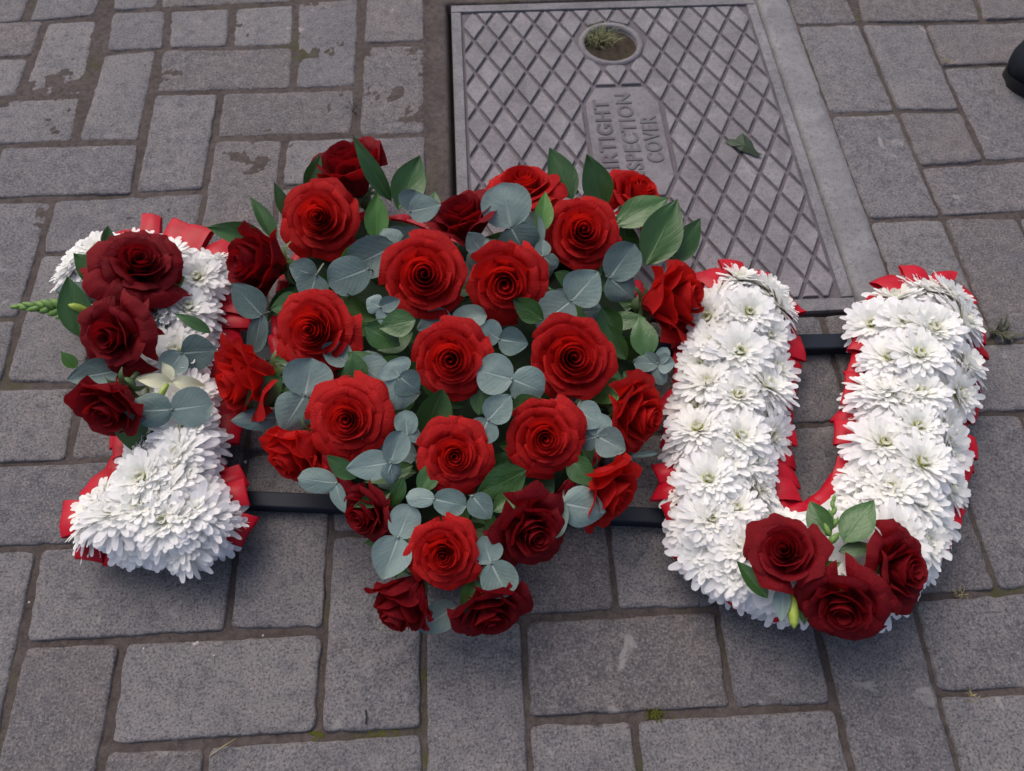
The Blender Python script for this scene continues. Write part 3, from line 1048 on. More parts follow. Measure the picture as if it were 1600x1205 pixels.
# ------------------------------------------------------------------ chrysanthemum prototypes
def mum_proto(seed):
    r_ = random.Random(seed)
    mb = MB()
    rings = [(0.13, 80, 9, 0.085), (0.20, 74, 11, 0.11), (0.32, 66, 15, 0.13), (0.48, 57, 18, 0.155), (0.64, 45, 20, 0.18), (0.80, 32, 21, 0.195), (0.93, 18, 21, 0.205), (1.02, 3, 20, 0.205), (1.0, -15, 17, 0.205)]
    for k, (L, el, n, w) in enumerate(rings):
        for q in range(n):
            a = 2 * math.pi * (q + 0.5 * (k % 2)) / n + r_.uniform(-.11, .11)
            Lp = L * r_.uniform(0.86, 1.10)
            e0 = R(el + r_.uniform(-6, 6))
            e1 = e0 - R(r_.uniform(8, 30)) if k > 2 else e0 + R(r_.uniform(5, 30))
            wp = w * r_.uniform(0.85, 1.15)
            d = Vector((math.cos(a), math.sin(a), 0))
            s_ = Vector((-d.y, d.x, 0))
            tw = r_.uniform(-.4, .4)
            pos = d * 0.05 + Vector((0, 0, 0.02 + 0.015 * (8 - k)))
            TV = (0.0, 0.22, 0.45, 0.66, 0.82, 0.94, 1.0)
            NV = 7
            vv, uv = [], []
            prev = None
            for j in range(NV):
                t = TV[j]
                e = e0 + (e1 - e0) * t
                fwd = d * math.cos(e) + Vector((0, 0, math.sin(e)))
                if j: pos = pos + fwd * (Lp * (t - TV[j - 1]))
                up = Vector((0, 0, math.cos(e))) - d * math.sin(e)
                wid = wp * (0.42 + 0.58 * math.sin(math.pi * min(1.0, 0.12 + 0.62 * t))) * (1.0 if t < 0.9 else 0.84 if t < 0.99 else 0.42)
                ss = (s_ * math.cos(tw * t) + up * math.sin(tw * t))
                for i in (-1, 0, 1):
                    vv.append(pos + ss * (0.5 * wid * i) + up * (0.12 * wid * (abs(i) - 0.3)))
                    uv.append((0.5 + 0.5 * i, min(1.0, (0.05 + Lp * t) * (0.55 + 0.5 * k / 8))))
            mb.add(vv, grid_faces(3, NV), uv)
    pm = mb.build('chrysanthemum', M['mum'], True, True)
    cb = MB()
    for q in range(30):
        a = q * 2.4
        rr = 0.13 * math.sqrt(q / 26)
        d = Vector((math.cos(a), math.sin(a), 0))
        p0 = d * rr + Vector((0, 0, 0.12))
        cb.tube([p0, p0 + d * rr * 0.2 + Vector((0, 0, 0.12 + 0.05 * r_.random()))], [0.020, 0.012], 5)
    return pm, cb.build('flower_centre', M['mumc'])


MUM = [mum_proto(k) for k in range(1, 10)]
mum_k = [0]


def mum(parent, p, axis, rad, flat=1.0):
    pm, cm = MUM[mum_k[0] % len(MUM)]
    mum_k[0] += 1
    m = Matrix.Translation(-parent.location) @ frame_for(axis, Vector((0, 1, 0.1)), p, rad, rad, rad * flat, rnd.uniform(0, 6.28))
    o = obj('chrysanthemum', pm, parent, m)
    obj('flower_centre', cm, o)
    return o


# ------------------------------------------------------------------ ribbon frill and foam
def resample(pts, closed=True):
    out = [0.0]
    n = len(pts)
    for i in range(n if closed else n - 1): out.append(out[-1] + (pts[(i + 1) % n] - pts[i]).length)
    return out


def point_at(pts, cum, s_):
    L = cum[-1]
    s_ %= L
    for i in range(len(pts)):
        if cum[i] <= s_ <= cum[i + 1]:
            a, b = pts[i], pts[(i + 1) % len(pts)]
            t = (s_ - cum[i]) / max(1e-9, cum[i + 1] - cum[i])
            return a + (b - a) * t
    return pts[0]


def chaikin(pts, n=2):
    for _ in range(n):
        out = []
        for i in range(len(pts)):
            a, b = pts[i], pts[(i + 1) % len(pts)]
            out += [a * 0.75 + b * 0.25, a * 0.25 + b * 0.75]
        pts = out
    return pts


def ribbon_loop(c, nrm, tan, w, ext, z, thick, droop, skew, seed):
    """one pleat of satin ribbon: out from the side, folded over and back beneath"""
    vv, ff = [], []
    prof = [(-0.006, 0.0), (ext * 0.35, 0.003), (ext * 0.75, 0.0015), (ext * 0.95, -0.001), (ext, -thick * 0.35), (ext * 0.985, -thick * 0.75), (ext * 0.9, -thick), (ext * 0.4, -thick * 1.1), (-0.004, -thick * 0.9)]
    NW = 5
    for j, (e, h) in enumerate(prof):
        for i in range(NW):
            t = -1 + 2 * i / (NW - 1)
            wob = 0.0045 * noise.noise(Vector((t * 2.2 + seed, e * 40, seed)))
            p = c + nrm * (e + skew * t * e * 0.6) + tan * (t * w * (0.5 + 0.08 * e / ext))
            vv.append(Vector((p.x, p.y, z + h + wob - droop * (max(0, e) / ext) ** 1.6 - 0.003 * t * t)))
    ff = grid_faces(NW, len(prof))
    return mesh('ribbon_loop', vv, ff, M['ribbon'])


def frill(parent, outline, z, ext, seed, lo=0.024, hi=0.036, top_y=9.0, foot=0.45, top_x=-9.0):
    r_ = random.Random(seed)
    pts = chaikin(outline, 2)
    if area(pts) < 0: pts = pts[::-1]
    cum = resample(pts)
    L = cum[-1]
    I = Matrix.Translation(-parent.location)
    # band pinned round the foam
    vv = []
    for h in (z - 0.022, z - 0.008, z + 0.004):
        for p in pts: vv.append((p.x, p.y, h))
    n = len(pts)
    band = obj('ribbon', mesh('ribbon', vv, [(r * n + i, r * n + (i + 1) % n, (r + 1) * n + (i + 1) % n, (r + 1) * n + i) for r in range(2) for i in range(n)], M['ribbon']), parent, I)
    s_ = 0.0
    while s_ < L:
        w = r_.uniform(lo, hi)
        c = point_at(pts, cum, s_ + w / 2)
        t = (point_at(pts, cum, s_ + w / 2 + 0.008) - point_at(pts, cum, s_ + w / 2 - 0.008)).normalized()
        a = r_.uniform(-.22, .22)
        t = V2((t.x * math.cos(a) - t.y * math.sin(a), t.x * math.sin(a) + t.y * math.cos(a)))
        nn = V2((t.y, -t.x))
        up_ = nn.y
        hi_ = smooth(0.3, 0.9, up_) * (c.y > top_y) * (c.x > top_x)
        ef = (1.0 + 0.5 * hi_) * (1.0 - foot * smooth(0.3, 0.9, -up_))
        zu = 0.014 * hi_
        me = ribbon_loop(c, nn, t, w * 1.06, (ext(c) if callable(ext) else ext) * ef * r_.uniform(0.7, 1.25), z + zu + r_.uniform(-.004, .004), r_.uniform(0.0035, 0.008), r_.uniform(-0.004, 0.010), r_.uniform(-.3, .3), r_.uniform(0, 99))
        obj('ribbon_loop', me, band)
        s_ += w * r_.uniform(0.88, 1.08)
    return band


def foam(parent, outline, z0, z1, mat, dome=0.0, inset=0.0):
    pts = chaikin(outline, 2)
    if area(pts) < 0: pts = pts[::-1]
    n = len(pts)
    cen = sum(pts, V2((0, 0))) / n
    vv, ff = [], []
    if dome:
        rings = [(1.0, z0), (1.0, z1)] + [(math.cos(a), z1 + dome * math.sin(a)) for a in (0.25, 0.5, 0.75, 1.0, 1.25, 1.45)]
    else:
        rings = [(1.0, z0), (1.0, z1)]
    for f, z in rings:
        for p in pts:
            q = cen + (p - cen) * f
            vv.append((q.x, q.y, z))
    for r in range(len(rings) - 1):
        for i in range(n): ff.append((r * n + i, r * n + (i + 1) % n, (r + 1) * n + (i + 1) % n, (r + 1) * n + i))
    ff.append(tuple((len(rings) - 1) * n + i for i in range(n)))
    ff.append(tuple(range(n))[::-1])
    return obj('foam_base', mesh('foam_base', vv, ff, mat, False), parent, Matrix.Translation(-parent.location))


# ------------------------------------------------------------------ letter I
ZT = 0.088                                    # height of the flower faces
I_OUT = [at(*q, 0.05).xy for q in ((118, 398), (335, 385), (338, 455), (322, 478), (314, 728), (338, 762), (332, 842), (130, 848), (132, 795), (190, 745), (203, 690), (205, 470), (120, 452))]
let_i = thing('floral_letter', 'letter I of white chrysanthemums with three dark roses, left of the heart', 'floral tribute', (*at(250, 640).xy, 0.02))
foam(let_i, I_OUT, 0.021, 0.055, M['foamw'])
frill(let_i, I_OUT, 0.047, lambda c: 0.046 if c.x > at(305, 600, .05).x and at(300, 690, .05).y < c.y < at(300, 430, .05).y else 0.042 if c.x > at(320, 800, .05).x and c.y < at(300, 740, .05).y else 0.026, 5, top_y=at(250, 450, .05).y, foot=0.2, top_x=at(200, 400, .05).x, lo=0.020, hi=0.034)
I_M = [(124, 400, 34, 1), (155, 392, 18, 1), (136, 432, 38, 1), (112, 412, 50, 1), (200, 390, 12, 1), (262, 390, 15, 1), (322, 395, 40, 1), (300, 425, 15, 1), (325, 440, 45, 1), (315, 478, 40, 1), (290, 470, 18, 1), (240, 480, 15, 1),
       (312, 522, 48, 1), (280, 540, 15, 1), (235, 545, 25, 1), (316, 575, 50, 1), (285, 605, 12, 1), (230, 610, 25, 1), (316, 632, 48, 1), (280, 660, 12, 1), (222, 670, 35, 1), (315, 690, 42, 1), (265, 705, 8, 1), (205, 715, 40, 1),
       (294, 732, 12, 1), (232, 742, 8, 1), (312, 738, 35, 1), (182, 768, 40, 1), (316, 768, 28, 1), (272, 765, 6, 1), (152, 792, 42, 1), (192, 798, 15, 1), (228, 792, 6, 1), (332, 800, 35, 1), (300, 795, 10, 1), (272, 815, 8, 1), (240, 826, 18, 1),
       (170, 828, 38, 1), (205, 838, 38, 1), (255, 846, 38, 1), (310, 832, 36, 1), (285, 842, 38, 1), (146, 818, 50, 1), (334, 825, 48, 1)]


def strew(parent, lst, skel, seed, rr=0.0385):
    """chrysanthemums at surveyed centres, leaning away from the stroke's middle line"""
    r_ = random.Random(seed)
    for (x, y, lean, k) in lst:
        x, y = x + r_.uniform(-8, 8) - ((7 if x < 260 else 16) if parent is let_i and y > 725 else 0), y + r_.uniform(-8, 8)
        z = ZT + 0.004 * max(0, 1 - lean / 20) - 0.030 * (lean / 50.0) ** 1.5 + r_.uniform(-.004, .004)
        p = at(x, y, z)
        best = min(skel, key=lambda q: (at(q[0], q[1], ZT) - p).length)
        q = at(best[0], best[1], ZT)
        d = Vector((p.x - q.x, p.y - q.y, 0))
        d = d.normalized() if d.length > 0.004 else Vector((r_.uniform(-1, 1), r_.uniform(-1, 1), 0)).normalized()
        a = R(lean + r_.uniform(-6, 6))
        axis = Vector((0, 0, math.cos(a))) + d * math.sin(a)
        rad = rr * r_.uniform(0.90, 1.12)
        mum(parent, p - axis * rad * 0.30, axis, rad)


I_SK = [(270, y) for y in range(400, 840, 10)] + [(x, 408) for x in range(150, 320, 10)] + [(x, 800) for x in range(175, 315, 10)]
strew(let_i, I_M, I_SK, 3)
rose(let_i, 219, 415, 130, 30, 85, 0.128, 'loose', 'crimson', 1.05)
rose(let_i, 182, 527, 128, 38, 190, 0.125, 'loose', 'crimson')
rose(let_i, 178, 628, 100, 55, 235, 0.115, 'cup', 'crimson')
for a in ((128, 528, 100, 96, 52, 0.088, RUS), (172, 452, 128, 72, 46, 0.098, RUS), (213, 640, 268, 68, 62, 0.098, RUS), (165, 392, 75, 40, 22, 0.105, RUS), (255, 455, 40, 40, 25, 0.10, RUSB), (120, 575, 130, 32, 22, 0.08, RUSB),
          (330, 520, 150, 60, 20, 0.09, RUS), (195, 455, 235, 55, 40, 0.10, RUSB)):
    leaf(let_i, *a, name='leaf')
sprig(let_i, 172, 462, 0.105, [(172, 68, 30, 10, 0)])
sprig(let_i, 222, 470, 0.105, [(-30, 66, 50, -12, 0)])
sprig(let_i, 284, 552, 0.100, [(5, 48, 52, 8, 0), (235, 36, 40, 10, 5)])
sprig(let_i, 268, 640, 0.105, [(182, 62, 50, 0, 0), (8, 55, 58, 0, 0)])
sprig(let_i, 182, 580, 0.10, [(190, 62, 42, 12, 0)])


def spike(parent, pts, z, name='flower_spike', n=9, mat='budg', size=15):
    """stem with paired closed buds"""
    P3 = [at(x, y, z) for x, y in pts]
    mb = MB()
    mb.tube(P3, 0.0013, 6)
    o = obj(name, mb.build(name, M['stem']), parent, Matrix.Translation(-parent.location))
    a, b = P3[0], P3[-1]
    d = (b - a).normalized()
    c = (CAM_P - a).normalized()
    s_ = d.cross(c).normalized()
    for k in range(n):
        t = 0.22 + 0.78 * k / (n - 1)
        i = min(len(P3) - 2, int(t * (len(P3) - 1)))
        f = t * (len(P3) - 1) - i
        p = P3[i] + (P3[i + 1] - P3[i]) * f
        L = px_size(p, size) * (1.15 - 0.6 * t)
        dd = (d + s_ * (0.75 if k % 2 else -0.75) * (1.1 - t) + c * rnd.uniform(-.2, .4)).normalized()
        mm = MB()
        mm.tube([p, p + dd * L * 0.3, p + dd * L * 0.7, p + dd * L], [L * 0.08, L * 0.22, L * 0.20, L * 0.03], 7)
        obj('bud', mm.build('bud', M[mat]), o)
    return o


def lily_bud(parent, x, y, ang, ln, z, mat='bud', name='bud'):
    p = at(x, y, z)
    c = (CAM_P - p).normalized()
    r = (RIGHT - c * RIGHT.dot(c)).normalized()
    u = c.cross(r)
    d = (r * math.cos(R(ang)) + u * math.sin(R(ang)) + c * 0.15).normalized()
    L = px_size(p, ln)
    mb = MB()
    mb.tube([p, p + d * L * 0.25, p + d * L * 0.6, p + d * L * 0.85, p + d * L], [L * 0.09, L * 0.13, L * 0.17, L * 0.13, L * 0.03], 8)
    return obj(name, mb.build(name, M[mat]), parent, Matrix.Translation(-parent.location))


spike(let_i, ((150, 492), (115, 486), (75, 481), (32, 480)), 0.085, n=13, size=32)
lily_bud(let_i, 150, 490, 160, 40, 0.098)
lily_bud(let_i, 262, 600, 240, 34, 0.112)
# cream petals of an opened filler bloom
cream = MB()
for (x, y, a, ln, wd) in ((270, 597, 175, 52, 24), (268, 596, -8, 50, 24), (270, 592, 120, 30, 18)):
    p = at(x, y, 0.108)
    c = (CAM_P - p).normalized()
    r = (RIGHT - c * RIGHT.dot(c)).normalized()
    u = c.cross(r)
    dy = r * math.cos(R(a)) + u * math.sin(R(a))
    dx = dy.cross(c)
    L, W = px_size(p, ln), px_size(p, wd)
    vv = []
    for j in range(8):
        v = j / 7
        w = max(0.04, math.sin(math.pi * v ** 0.8))
        for i in range(5):
            t = -1 + i / 2
            vv.append(p + dy * (v * L) + dx * (0.5 * W * w * t) + c * (0.10 * L * math.sin(v * 4 + t) * 0.6 + 0.08 * L * t * t))
    cream.add(vv, grid_faces(5, 8))
obj('filler_bloom', cream.build('filler_bloom', M['cream']), let_i, Matrix.Translation(-let_i.location))

# ------------------------------------------------------------------ letter U
U_SKEL = [(1162, 470), (1156, 540), (1150, 620), (1143, 700), (1140, 755), (1152, 806), (1185, 848), (1234, 868), (1286, 868), (1338, 848), (1378, 808), (1402, 764), (1418, 710), (1430, 640), (1440, 560), (1450, 480)]


def buffer_path(pts, w):
    L, Rr = [], []
    for i, p in enumerate(pts):
        d = (pts[min(i + 1, len(pts) - 1)] - pts[max(i - 1, 0)]).normalized()
        n_ = V2((-d.y, d.x))
        L.append(p + n_ * w)
        Rr.append(p - n_ * w)
    d0, d1 = (pts[0] - pts[1]).normalized(), (pts[-1] - pts[-2]).normalized()
    return L + [pts[-1] + d1 * w * 0.8] + Rr[::-1] + [pts[0] + d0 * w * 0.8]


U_PATH = [at(x, y, 0.06).xy for x, y in U_SKEL]
U_OUT = buffer_path(U_PATH, 0.050)
let_u = thing('floral_letter', 'letter U of white chrysanthemums with three dark roses at its foot, right of the heart', 'floral tribute', (*at(1290, 680).xy, 0.02))
foam(let_u, U_OUT, 0.021, 0.055, M['foamw'])
frill(let_u, U_OUT, 0.047, lambda c: 0.014 if at(1215, 700, .05).x < c.x < at(1345, 700, .05).x and c.y < at(1280, 690, .05).y else 0.027, 8, lo=0.017, hi=0.030, top_y=at(1300, 520, .05).y)
U_M = [(1163, 435, 38, 1), (1115, 452, 42, 1), (1205, 450, 40, 1), (1165, 480, 8, 1), (1106, 492, 35, 1), (1210, 520, 30, 1), (1226, 478, 45, 1), (1160, 540, 5, 1), (1093, 570, 38, 1), (1222, 570, 42, 1), (1118, 530, 25, 1), (1160, 616, 5, 1), (1085, 626, 40, 1), (1110, 600, 22, 1), (1208, 640, 32, 1), (1200, 590, 28, 1),
       (1097, 668, 22, 1), (1152, 676, 6, 1), (1212, 690, 42, 1), (1142, 728, 6, 1), (1110, 752, 12, 1), (1075, 700, 42, 1), (1197, 760, 32, 1), (1180, 715, 20, 1), (1075, 760, 42, 1), (1107, 803, 12, 1), (1155, 796, 8, 1), (1205, 800, 42, 1), (1150, 845, 10, 1), (1085, 820, 42, 1), (1190, 840, 20, 1), (1105, 865, 38, 1), (1140, 890, 25, 1), (1185, 880, 12, 1), (1152, 905, 45, 1), (1195, 915, 25, 1), (1222, 940, 46, 1), (1250, 905, 10, 1), (1240, 885, 20, 1), (1290, 920, 12, 1), (1230, 815, 40, 1),
       (1445, 440, 38, 1), (1395, 462, 40, 1), (1500, 462, 42, 1), (1463, 503, 6, 1), (1520, 502, 38, 1), (1368, 497, 40, 1), (1420, 500, 15, 1), (1393, 554, 22, 1), (1447, 553, 5, 1), (1510, 562, 36, 1), (1366, 602, 38, 1), (1397, 616, 18, 1), (1445, 607, 5, 1), (1500, 620, 38, 1), (1387, 686, 12, 1), (1442, 661, 5, 1), (1495, 665, 38, 1), (1365, 645, 40, 1), (1437, 716, 6, 1), (1350, 732, 38, 1), (1387, 761, 12, 1), (1490, 715, 40, 1), (1485, 765, 40, 1), (1440, 790, 12, 1), (1340, 775, 42, 1), (1410, 832, 10, 1), (1470, 815, 40, 1), (1370, 800, 22, 1), (1445, 850, 30, 1), (1400, 870, 15, 1), (1440, 880, 42, 1), (1360, 850, 15, 1), (1340, 890, 12, 1), (1375, 920, 30, 1), (1320, 850, 40, 1)]
strew(let_u, U_M, U_SKEL, 4, 0.0385)
rose(let_u, 1228, 864, 114, 14, 120, 0.122, 'mid', 'crimson', 1.0)
rose(let_u, 1318, 948, 128, 40, 262, 0.112, 'loose', 'crimson')
rose(let_u, 1404, 888, 126, 56, 355, 0.108, 'loose', 'crimson')
for a in ((1296, 838, 118, 62, 42, 0.112, RUS), (1318, 848, 55, 82, 54, 0.112, RUS), (1200, 935, 128, 72, 30, 0.098, RUS), (1310, 862, 10, 55, 25, 0.105, RUS), (1258, 905, 262, 70, 30, 0.10, RUS), (1275, 895, 20, 40, 22, 0.115, RUSB), (1345, 915, -35, 45, 16, 0.11, RUSB)):
    leaf(let_u, *a, name='leaf')
spike(let_u, ((1292, 880), (1296, 850), (1300, 815), (1302, 785)), 0.112, n=8, size=26)
lily_bud(let_u, 1238, 928, 268, 52, 0.095)
sprig(let_u, 1224, 918, 0.098, [(262, 48, 24, 10, 0)])

# ------------------------------------------------------------------ heart
H_OUT = [at(*q, 0.05).xy for q in ((745, 372), (690, 350), (610, 318), (520, 325), (445, 385), (412, 470), (418, 570), (470, 680), (545, 780), (640, 880), (715, 940), (790, 880), (880, 785), (960, 690), (1015, 590), (1030, 490), (1000, 400), (935, 345), (850, 335), (795, 352))]
heart = thing('floral_heart', 'heart of red roses, eucalyptus and glossy green leaves between the two white letters', 'floral tribute', (*at(715, 640).xy, 0.02))
cH = sum(H_OUT, V2((0, 0))) / len(H_OUT)
foam(heart, [cH + (p - cH) * 0.93 for p in H_OUT], 0.021, 0.038, M['foam'], 0.020)
frill(heart, [cH + (p - cH) * 0.94 for p in H_OUT], 0.036, 0.012, 12)


def hz(x, y, base=0.068, top=0.080):
    d2 = ((x - 705) / 360.0) ** 2 + ((y - 590) / 400.0) ** 2
    return base + top * max(0.0, 1 - d2)


HR_ = [  # x, y, px, tilt, angle, kind, material, height offset
    (502, 342, 128, 14, 150, 'open', 'red', 0), (550, 272, 112, 68, 110, 'cup', 'crimson', -.004), (663, 432, 142, 6, 100, 'open', 'red', 0), (790, 442, 118, 10, 250, 'mid', 'red', 0), (910, 364, 120, 12, 60, 'open', 'red', 0),
    (818, 296, 104, 55, 95, 'mid', 'red', 0), (727, 348, 96, 62, 110, 'cup', 'crimson', -.015), (992, 308, 98, 58, 50, 'mid', 'red', -.005), (412, 413, 108, 58, 175, 'cup', 'crimson', 0), (494, 518, 140, 20, 170, 'open', 'red', 0),
    (706, 562, 134, 5, 200, 'open', 'red', 0), (894, 560, 142, 8, 20, 'open', 'red', 0), (1040, 470, 112, 66, 10, 'cup', 'red', 0), (395, 592, 110, 66, 195, 'cup', 'red', 0), (545, 656, 132, 14, 190, 'open', 'red', 0),
    (711, 712, 124, 6, 270, 'open', 'red', 0), (851, 684, 132, 8, 300, 'open', 'red', 0), (990, 645, 124, 60, 345, 'mid', 'red', -.01), (468, 702, 98, 70, 225, 'cup', 'red', -.006), (575, 800, 92, 52, 215, 'mid', 'crimson', -.006),
    (828, 826, 120, 36, 310, 'mid', 'crimson', 0), (942, 762, 104, 68, 325, 'cup', 'red', -.005), (694, 864, 126, 12, 250, 'open', 'red', 0.004), (637, 932, 100, 72, 240, 'cup', 'crimson', 0), (764, 954, 118, 58, 285, 'mid', 'crimson', 0)]
for (x, y, d, t, a, k, m_, dz) in HR_:
    rose(heart, x, y, d, t, a, hz(x, y) + dz, k, m_)

ES = [(798, 354, [(102, 62, 72, 0, 0), (-62, 44, 62, 5, 0)]), (893, 470, [(48, 56, 60, 0, 0), (216, 62, 62, 0, 0)]), (953, 434, [(55, 58, 52, 8, 0), (-42, 46, 48, 0, 0)]), (780, 530, [(150, 32, 38), (-10, 42, 42, 0, 0)]),
      (800, 592, [(165, 52, 60, 0, 0), (-22, 50, 56, 0, 0)]), (763, 656, [(48, 48, 44, 0, 0), (245, 42, 46, 0, 0)]), (476, 618, [(80, 54, 70, 0, 0), (238, 60, 60, 0, 0)]), (560, 566, [(-38, 48, 52, 0, 0), (250, 46, 22, 30, 0)]),
      (624, 588, [(120, 26, 50, 0, 0), (262, 50, 46, 0, 0), (-40, 36, 44, 10, 0)]), (610, 723, [(188, 62, 44, 0, 0), (72, 48, 38, 10, 0), (-80, 32, 30)]), (622, 840, [(70, 50, 46, 0, 0), (250, 62, 58, 0, 0)]), (678, 780, [(-12, 48, 40, 0, 0), (172, 40, 28, 15, 0)]),
      (738, 775, [(-50, 42, 38, 0, 0)]), (767, 880, [(108, 40, 46, 0, 0), (-62, 52, 54, 0, 0)]), (880, 786, [(-12, 62, 60, 0, 0), (262, 50, 22, 40, 0)]), (934, 682, [(-28, 44, 46, 0, 0), (85, 34, 38, 0, 0), (195, 30, 34, 0, 0)]),
      (494, 430, [(165, 40, 40), (250, 42, 46, 0, 0)]), (615, 385, [(205, 72, 58, 0, 0), (120, 30, 40)]), (575, 420, [(200, 60, 56, 0, 0)]), (408, 492, [(130, 58, 44, 0, 0), (258, 56, 28, 0, 0)]),
      (525, 755, [(172, 54, 36, 0, 0), (-75, 44, 22, 30, 0)]), (640, 330, [(10, 46, 40), (70, 30, 44)]), (594, 480, [(150, 22, 30, 0, 0), (-60, 28, 26, 0, 0), (20, 30, 24, 0, 0)]), (636, 680, [(95, 36, 34, 0, 0), (10, 20, 24)]),
      (900, 640, [(-30, 44, 42)])]
for (x, y, lv) in ES:
    sprig(heart, x, y, hz(x, y) + 0.004, lv)
# low outlying sprigs
sprig(heart, 712, 948, 0.06, [(212, 62, 44, 0, 0), (-62, 48, 16, 30, 0)])
sprig(heart, 432, 652, 0.075, [(185, 62, 34, 0, 0)])
# young tips with small leaves
for (x, y, lv) in ((1028, 568, [(180, 34, 24), (0, 24, 30), (60, 26, 20), (-80, 32, 22), (140, 24, 20)]), (752, 392, [(130, 32, 32), (-70, 14, 22), (250, 36, 34), (60, 20, 10)]), (848, 400, [(90, 24, 24), (180, 22, 16), (-40, 26, 24)])):
    sprig(heart, x, y, hz(x, y) + 0.006, lv)
RL = [(622, 328, 66, 90, 56, RUS), (588, 378, 88, 76, 40, RUSB), (432, 378, 112, 80, 26, RUS), (452, 345, 112, 60, 22, RUS), (420, 378, 168, 92, 40, RUS), (612, 315, 118, 108, 30, RUS), (480, 300, 68, 60, 28, RUS), (895, 312, 112, 88, 46, RUS), (943, 326, 112, 86, 50, RUS),
      (962, 352, 32, 92, 50, RUS), (1008, 415, 62, 116, 70, RUS), (1048, 412, 56, 82, 44, RUS), (845, 365, 80, 66, 32, RUSB), (905, 300, 175, 48, 22, RUS), (975, 345, 280, 90, 40, RUS), (440, 590, 220, 72, 46, RUS), (692, 608, 250, 96, 58, RUS), (822, 735, 205, 84, 58, RUS),
      (890, 712, -52, 60, 44, RUS), (556, 748, 140, 58, 32, RUS), (570, 510, 330, 62, 52, RUS), (478, 472, 190, 56, 44, RUS), (978, 600, 205, 62, 42, RUSB), (975, 580, -62, 64, 30, RUS), (978, 562, 112, 66, 32, RUS), (1012, 560, 100, 70, 46, RUS), (530, 408, 28, 62, 28, RUSB),
      (540, 570, 300, 60, 42, RUS), (610, 770, 200, 60, 26, RUS), (630, 745, 250, 60, 28, RUS), (735, 505, 230, 50, 40, RUS), (650, 500, 190, 60, 46, RUS), (800, 640, 20, 50, 40, RUS), (655, 770, 60, 60, 36, RUS), (770, 800, 40, 60, 34, RUS), (850, 500, 150, 60, 40, RUS), (940, 480, 300, 60, 42, RUS), (560, 600, 100, 50, 40, RUS), (740, 900, 260, 60, 34, RUS)]
for (x, y, a, ln, wd, pool) in RL:
    leaf(heart, x, y, a, ln, wd, hz(x, y) - 0.004, pool, name='leaf')
# dense underlayer of leaves that hides the foam
fr = random.Random(77)
hp = [Vector(q) for q in ((745, 380), (690, 360), (610, 335), (520, 345), (455, 400), (425, 480), (430, 570), (480, 670), (555, 770), (645, 865), (715, 915), (785, 865), (870, 770), (950, 680), (1000, 590), (1015, 490), (985, 410), (925, 360), (850, 352), (795, 362))]


def inside(p, poly):
    c = False
    for i in range(len(poly)):
        a, b = poly[i - 1], poly[i]
        if (a.y > p.y) != (b.y > p.y) and p.x < (b.x - a.x) * (p.y - a.y) / (b.y - a.y) + a.x: c = not c
    return c


nf = 0
while nf < 110:
    q = Vector((fr.uniform(410, 1020), fr.uniform(335, 930)))
    if not inside(q, hp): continue
    nf += 1
    a = fr.uniform(0, 360)
    z = hz(q.x, q.y) - fr.uniform(0.030, 0.044)
    if nf % 8: leaf(heart, q.x, q.y, a, fr.uniform(55, 90), fr.uniform(30, 46), z, RUS, fr.uniform(-40, 40), fr.uniform(-30, 10))
    else: sprig(heart, q.x, q.y, z + 0.004, [(a, fr.uniform(44, 58), fr.uniform(40, 54)), (a + fr.uniform(130, 200), fr.uniform(34, 52), fr.uniform(34, 48))])
# spent leaf pair hanging out by the letter U
sprig(heart, 988, 713, 0.06, [(8, 36, 8), (215, 24, 9)])

# ------------------------------------------------------------------ small things
def plant_blades(name, px_, py_, n, ln, spread, mat, seed, w=0.0008):
    r_ = random.Random(seed)
    mb = MB()
    b = at(px_, py_, -0.003)
    for k in range(n):
        a = r_.uniform(0, 6.28)
        d = Vector((math.cos(a), math.sin(a), 0))
        L = ln * r_.uniform(0.5, 1.1)
        o_ = b + Vector((r_.uniform(-1, 1), r_.uniform(-.6, .6), 0)) * spread
        pts = [o_ + d * L * 0.75 * t + Vector((0, 0, L * 0.6 * math.sin(t * 2.2))) for t in (0, .33, .66, 1)]
        s_ = Vector((-d.y, d.x, 0)) * w
        vv = []
        for q, p in enumerate(pts):
            f = (0.7, 1, 0.8, 0.1)[q]
            vv += [p - s_ * f, p + s_ * f]
        mb.add(vv, [(2 * q, 2 * q + 1, 2 * q + 3, 2 * q + 2) for q in range(3)])
    return obj(name, mb.build(name, M[mat]))


tag(plant_blades('weed', 1562, 525, 24, 0.026, 0.010, 'weed', 5, 0.0016), 'grey-green weed sprouting from the joint right of the letter U', 'weed')
tag(plant_blades('moss_tuft', 1022, 1118, 40, 0.010, 0.006, 'moss', 6), 'tiny yellow-green moss tuft in the joint at the bottom of the photo', 'moss')
tag(plant_blades('moss_tuft', 1500, 928, 14, 0.011, 0.005, 'dry', 7, 0.0005), 'wispy dry sprout in the joint below the roses of letter U', 'moss')
tag(plant_blades('moss_tuft', 1518, 1090, 10, 0.010, 0.004, 'dry', 8, 0.0005), 'pale curled sprout in the joint near the lower right corner', 'moss')
tag(plant_blades('moss_tuft', 1480, 100, 16, 0.014, 0.006, 'dry', 9, 0.0006), 'dry wispy sprout in the joint left of the black shoe', 'moss')
b0, b1 = at(328, 1182, 0.001), at(369, 1154, 0.004)
mb = MB()
mb.tube([b0, (b0 + b1) * 0.5 + Vector((0, 0, 0.003)), b1], [0.0006, 0.0007, 0.0004], 5)
tag(obj('dry_grass_blade', mb.build('dry_grass_blade', M['dry'])), 'dry straw-coloured grass blade across the joint at lower left', 'grass blade')
p = at(571, 1121, 0.0012)
mb = MB()
